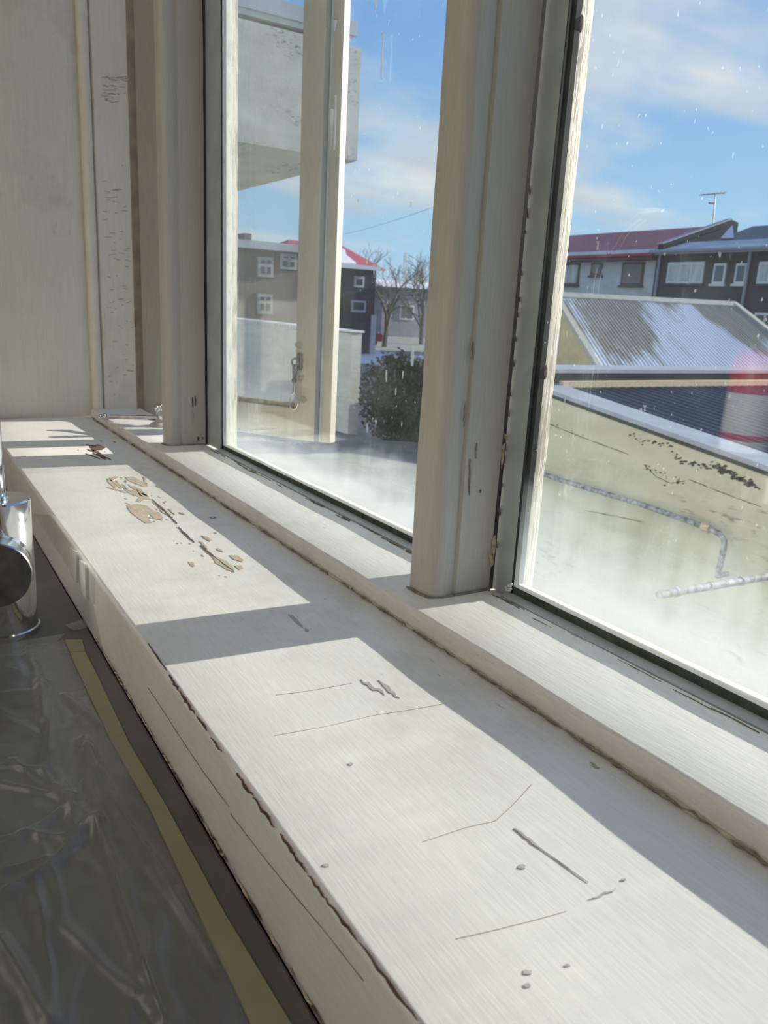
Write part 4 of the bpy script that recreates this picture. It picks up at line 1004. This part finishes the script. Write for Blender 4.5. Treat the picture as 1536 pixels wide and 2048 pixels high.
wx(bh, 515, 513, 545, 555, XH, M['frame_dim'], M['pane']); wx(bh, 514, 587, 544, 628, XH, M['frame_dim'], M['pane']); wx(bh, 560, 506, 592, 540, XH, M['frame_dim'], M['pane'])

dh = root('hip_roof_house', 'dark navy house with red hipped roof and snow patch', 'house')
XD = -40.0
d0 = at(560, 520, 0, XD); d1 = at(752, 541, 0, XD); zD = at(715, 535, 0, XD).z
box('wall', XD - 9, XD, d0.y, d1.y, GZ, zD, M['navy_wall'], dh)
r0 = at(578, 480, 0, XD - 4.5); r1 = at(681, 489, 0, XD - 4.5); zr_ = (r0.z + r1.z) / 2
ev = [(XD + 0.4, d0.y - 0.4), (XD + 0.4, d1.y + 0.5), (XD - 9.4, d1.y + 0.5), (XD - 9.4, d0.y - 0.4)]
bm = bmesh.new()
vb = [bm.verts.new((x, y, zD - 0.05)) for x, y in ev]; va = bm.verts.new((XD - 4.5, r0.y, zr_)); vc = bm.verts.new((XD - 4.5, r1.y, zr_))
for f in ((vb[0], vb[1], vc, va), (vb[1], vb[2], vc), (vb[2], vb[3], va, vc), (vb[3], vb[0], va), (vb[0], vb[3], vb[2], vb[1])): bm.faces.new(f)
obj('hip_roof', bm, M['red_roof'], dh)
box('eave_snow', XD + 0.38, XD + 0.50, d0.y, d1.y, zD - 0.10, zD + 0.12, M['snow'], dh)
nrm = Vector((zr_ - zD, 0, 4.9)).normalized()
bm = bmesh.new(); prism(bm, [at_plane(x, y, (XD + 0.4, 0, zD), nrm) for x, y in ((677, 529), (678, 512), (683, 500), (690, 504), (692, 514), (700, 520), (712, 530))], nrm * 0.12); obj('snow_patch', bm, M['snow'], dh)
wx(dh, 708, 552, 727, 575, XD, M['slate_roof'], M['pane'], cross=False); wx(dh, 702, 600, 730, 625, XD, M['slate_roof'], M['pane'], cross=False)
box('door_panel', XD - 0.02, XD + 0.06, at(742, 632, 0, XD).y, at(752, 632, 0, XD).y, GZ, at(745, 630, 0, XD).z, M['slate_roof'], dh)

lh = root('far_house', 'low grey lilac house with snowy roof behind the bare trees', 'house')
XF = -66.0
l0 = at(766, 580, 0, XF); l1 = at(900, 590, 0, XF); zl = at(810, 576, 0, XF).z; zl2 = at(810, 562, 0, XF - 3).z
M['lilac'] = m_plain('lilac_grey_wall', (0.22, 0.22, 0.26), 0.8, var=0.2, scale=1)
box('wall', XF - 6, XF, l0.y, l1.y, GZ, zl, M['lilac'], lh)
bm = bmesh.new(); prism(bm, [(XF + 0.4, l0.y - 0.3, zl), (XF - 3, l0.y - 0.3, zl2), (XF - 6.4, l0.y - 0.3, zl)], (0, l1.y - l0.y + 0.6, 0)); obj('snowy_roof', bm, M['snow'], lh)
wx(lh, 800, 610, 826, 640, XF, M['frame_w'], M['pane'], cross=False)

# ---------------- parked car
car = root('car', 'dark red parked car beside the navy house', 'car')
cp = at(728, 691, 2, GZ)
def cpt(u, v, w): return Vector((cp.x + v, cp.y - u, GZ + w))
prof = [(-1.0, 0.35), (-1.05, 0.75), (-0.85, 0.92), (-0.2, 1.0), (0.35, 1.45), (1.8, 1.47), (2.6, 1.0), (3.1, 0.9), (3.15, 0.35)]
bm = bmesh.new(); prism(bm, [cpt(u, -0.85, w) for u, w in prof], (1.7, 0, 0)); obj('car_body', bm, M['car_red'], car)
for (a_, b_) in (((-0.05, 1.05), (0.42, 1.38)), ((0.5, 1.05), (1.7, 1.38))):
    bm = bmesh.new(); prism(bm, [cpt(a_[0], 0.84, a_[1]), cpt(b_[0], 0.84, a_[1]), cpt(b_[0], 0.84, b_[1]), cpt(max(a_[0], b_[0] - 1.0), 0.84, b_[1])], (0.03, 0, 0)); obj('side_window', bm, M['pane'], car)
for u in (-0.3, 2.3):
    for v in (-0.75, 0.75):
        bm = bmesh.new(); lathe(bm, [(0, -0.1), (0.3, -0.1), (0.33, -0.06), (0.33, 0.06), (0.3, 0.1), (0, 0.1)], 20, Matrix.Translation(cpt(u, v, 0.33)) @ Matrix.Rotation(PI / 2, 4, 'Y')); obj('wheel', bm, M['rubber'], car, smooth=True)
bm = bmesh.new(); prism(bm, [cpt(-1.04, 0.55, 0.62), cpt(-1.04, 0.83, 0.62), cpt(-1.0, 0.83, 0.8), cpt(-1.0, 0.55, 0.8)], (0, 0.04, 0)); obj('tail_light', bm, M['red_plastic'], car)

# ---------------- snow lying beyond the hedge
def mound(name, label, pts, h):
    P = [at(x, y, 2, GZ) for x, y in pts]; c_ = sum(P, Vector()) / len(P)
    bm = bmesh.new(); v0 = [bm.verts.new(p) for p in P]; v1 = [bm.verts.new(p.lerp(c_, 0.06) + Vector((0, 0, h))) for p in P]
    for i in range(len(P)): bm.faces.new((v0[i], v0[(i + 1) % len(P)], v1[(i + 1) % len(P)], v1[i]))
    bm.faces.new(v1)
    o = obj(name, bm, M['snow']); tag(o, label, 'snow'); return o
mound('snow_field', 'flat lilac snow patch beyond the hedge beside the garden wall', [(640, 700), (700, 700), (760, 703), (798, 706), (797, 732), (740, 728), (640, 720)], 0.05)
mound('snow_bank', 'small streaky snow bank next to the window post beyond the hedge', [(800, 712), (850, 715), (880, 722), (880, 735), (830, 731), (800, 728)], 0.12)

# ---------------- hedge
M['leaf'] = m_plain('hedge_leaf', (0.030, 0.034, 0.013), 0.7, var=0.6, scale=3.0)
M['twig'] = m_plain('hedge_twig', (0.05, 0.04, 0.03), 0.9, var=0.3, scale=9)
hedge = root('hedge', 'dark evergreen hedge in the yard right of the garden wall', 'hedge')
hA = at(712, 868, 2, GZ) + Vector((0.9, 0.3, 0)); hB = at(930, 905, 2, GZ) + Vector((-0.6, 0.9, 0))
rnd = random.Random(5); bm = bmesh.new()
for i in range(15000):
    t = rnd.random(); c_ = hA.lerp(hB, t)
    H = 1.78 - 0.32 * t + 0.20 * noise.noise(Vector((t * 9, 0, 0))) + 0.12 * noise.noise(Vector((t * 30, 3, 0)))
    th = rnd.uniform(0, 2 * PI); rr = rnd.random() ** 0.35
    zz = H * (0.5 + 0.5 * rr * math.sin(th)); ww = 0.75 * rr * math.cos(th)
    p = c_ + Vector((ww * 0.55, ww * 0.8, zz)) + Vector((rnd.gauss(0, .05), rnd.gauss(0, .05), rnd.gauss(0, .05)))
    p.z = max(p.z, GZ + 0.02)
    d = Vector((rnd.gauss(0, 1), rnd.gauss(0, 1), rnd.gauss(0.4, 1))).normalized(); e = d.orthogonal().normalized(); s_ = rnd.uniform(0.035, 0.075)
    quad(bm, [p - d * s_, p + e * s_ * 0.55, p + d * s_, p - e * s_ * 0.55])
fo = obj('foliage', bm, M['leaf'], hedge); fo['kind'] = 'stuff'
for i in range(14):
    t = (i + 0.5) / 14; c_ = hA.lerp(hB, t)
    bm = bmesh.new(); tube(bm, [c_ + Vector((0, 0, 0)), c_ + Vector((rnd.uniform(-.1, .1), rnd.uniform(-.1, .1), 0.8)), c_ + Vector((rnd.uniform(-.2, .2), rnd.uniform(-.2, .2), 1.5))], [0.04, 0.03, 0.01], 5); obj('stem', bm, M['twig'], hedge)

# ---------------- bare trees
def bare_tree(label, base, H, seed, levels=5, spread=0.55, lean=(0, 0)):
    rn = random.Random(seed)
    t = root('bare_tree', label, 'tree', 'bare trees between the houses')
    bt = bmesh.new(); bb = bmesh.new()
    def grow(p, d, L, r, lv):
        q1 = p + d * L * 0.5 + Vector((rn.gauss(0, .04), rn.gauss(0, .04), 0)) * L; q2 = p + d * L + Vector((rn.gauss(0, .06), rn.gauss(0, .06), 0)) * L
        tube(bt if lv == 0 else bb, [p, q1, q2], [r, r * 0.8, r * 0.62], 6 if lv < 2 else 4 if lv < 3 else 3, caps=False)
        if lv >= levels: return
        for k in range(rn.choice((3, 3, 4)) if lv < 3 else 3):
            nd = (d + Vector((rn.gauss(0, spread), rn.gauss(0, spread), rn.gauss(0.12, spread * 0.6)))).normalized()
            st = q2 if k < 2 else q1
            grow(st, nd, L * rn.uniform(0.60, 0.82), r * (0.60 if k < 2 else 0.45), lv + 1)
    grow(base, Vector((lean[0], lean[1], 1)).normalized(), H * 0.30, H * 0.026, 0)
    obj('trunk', bt, M['trunk'], t, smooth=True); br = obj('branches', bb, M['trunk'], t); br['kind'] = 'stuff'
    return t
b1 = at(768, 694, 2, GZ); bare_tree('bare tree with forked trunk right of the navy house', b1, 7.6, 3, 6)
b2 = at(842, 689, 2, GZ); bare_tree('bare tree half hidden by the middle window post', b2, 8.0, 11, 6)

# ---------------- overhead cable
cabr = root('overhead_cable', 'thin overhead cable crossing the sky in the left pane', 'cable')
k0 = at(640, 478, 0, XD - 4.5); k0.z = max(k0.z, zr_ + 0.25); k1 = at_depth(985, 371, 20)
bm = bmesh.new(); tube(bm, [k0.lerp(k1, i / 16) - Vector((0, 0, 0.2 * math.sin(PI * i / 16))) for i in range(17)], 0.008, 5); obj('cable', bm, M['slate_roof'], cabr)
bm = bmesh.new(); tube(bm, [(k1.x, k1.y, GZ), (k1.x, k1.y, k1.z + 0.3)], [0.13, 0.10], 12); obj('pole', bm, M['trunk'], cabr, smooth=True)
bm = bmesh.new(); tube(bm, [(k0.x, k0.y, zr_ - 0.3), (k0.x, k0.y, k0.z + 0.05)], 0.03, 8); obj('mast', bm, M['mast'], cabr)
# ---------------- mould and cracks on the shed wall
M['mould'] = m_plain('black_mould', (0.075, 0.075, 0.065), 0.95, var=0.5, scale=60, spec=0.05)
def wallmark(pts, nm): chip(shed, pts, 1, YW, M['mould'], -0.002, nm)
rm = random.Random(3)
def c9(x, y): return 1080 + x / 3.368, 700 + y / 3.368
for (x0, y0, x1, y1, n, sc) in ((590, 560, 720, 620, 14, 9), (720, 600, 900, 650, 18, 11), (890, 690, 960, 760, 14, 10), (980, 750, 1180, 800, 20, 13), (1150, 770, 1420, 900, 46, 17), (700, 770, 880, 880, 14, 9), (900, 870, 990, 910, 12, 9), (1290, 840, 1480, 920, 26, 14), (60, 490, 110, 510, 6, 6), (150, 540, 330, 600, 10, 4)):
    for i in range(n):
        t = rm.random(); cx, cy = x0 + (x1 - x0) * t + rm.gauss(0, 14), y0 + (y1 - y0) * t + rm.gauss(0, 13); r0 = sc * rm.uniform(0.25, 1.0)
        wallmark([c9(cx + r0 * 1.4 * math.cos(a_) * rm.uniform(0.45, 1.1), cy + 0.8 * r0 * math.sin(a_) * rm.uniform(0.45, 1.1)) for a_ in [k * PI / 4.5 for k in range(9)]], 'mould_spot')
for pts in ([(20, 480), (150, 535), (340, 610), (480, 660), (600, 705)], [(700, 770), (780, 850), (880, 900), (980, 880)], [(1000, 870), (1150, 930), (1330, 1000), (1500, 1060)], [(300, 1080), (520, 1120), (700, 1160)]):
    for a_, b_ in zip(pts, pts[1:]):
        sliver(shed, c9(*a_), c9(*b_), 1.6, 1, YW, M['mould'], -0.002, 'wall_crack', 8, 0.05)
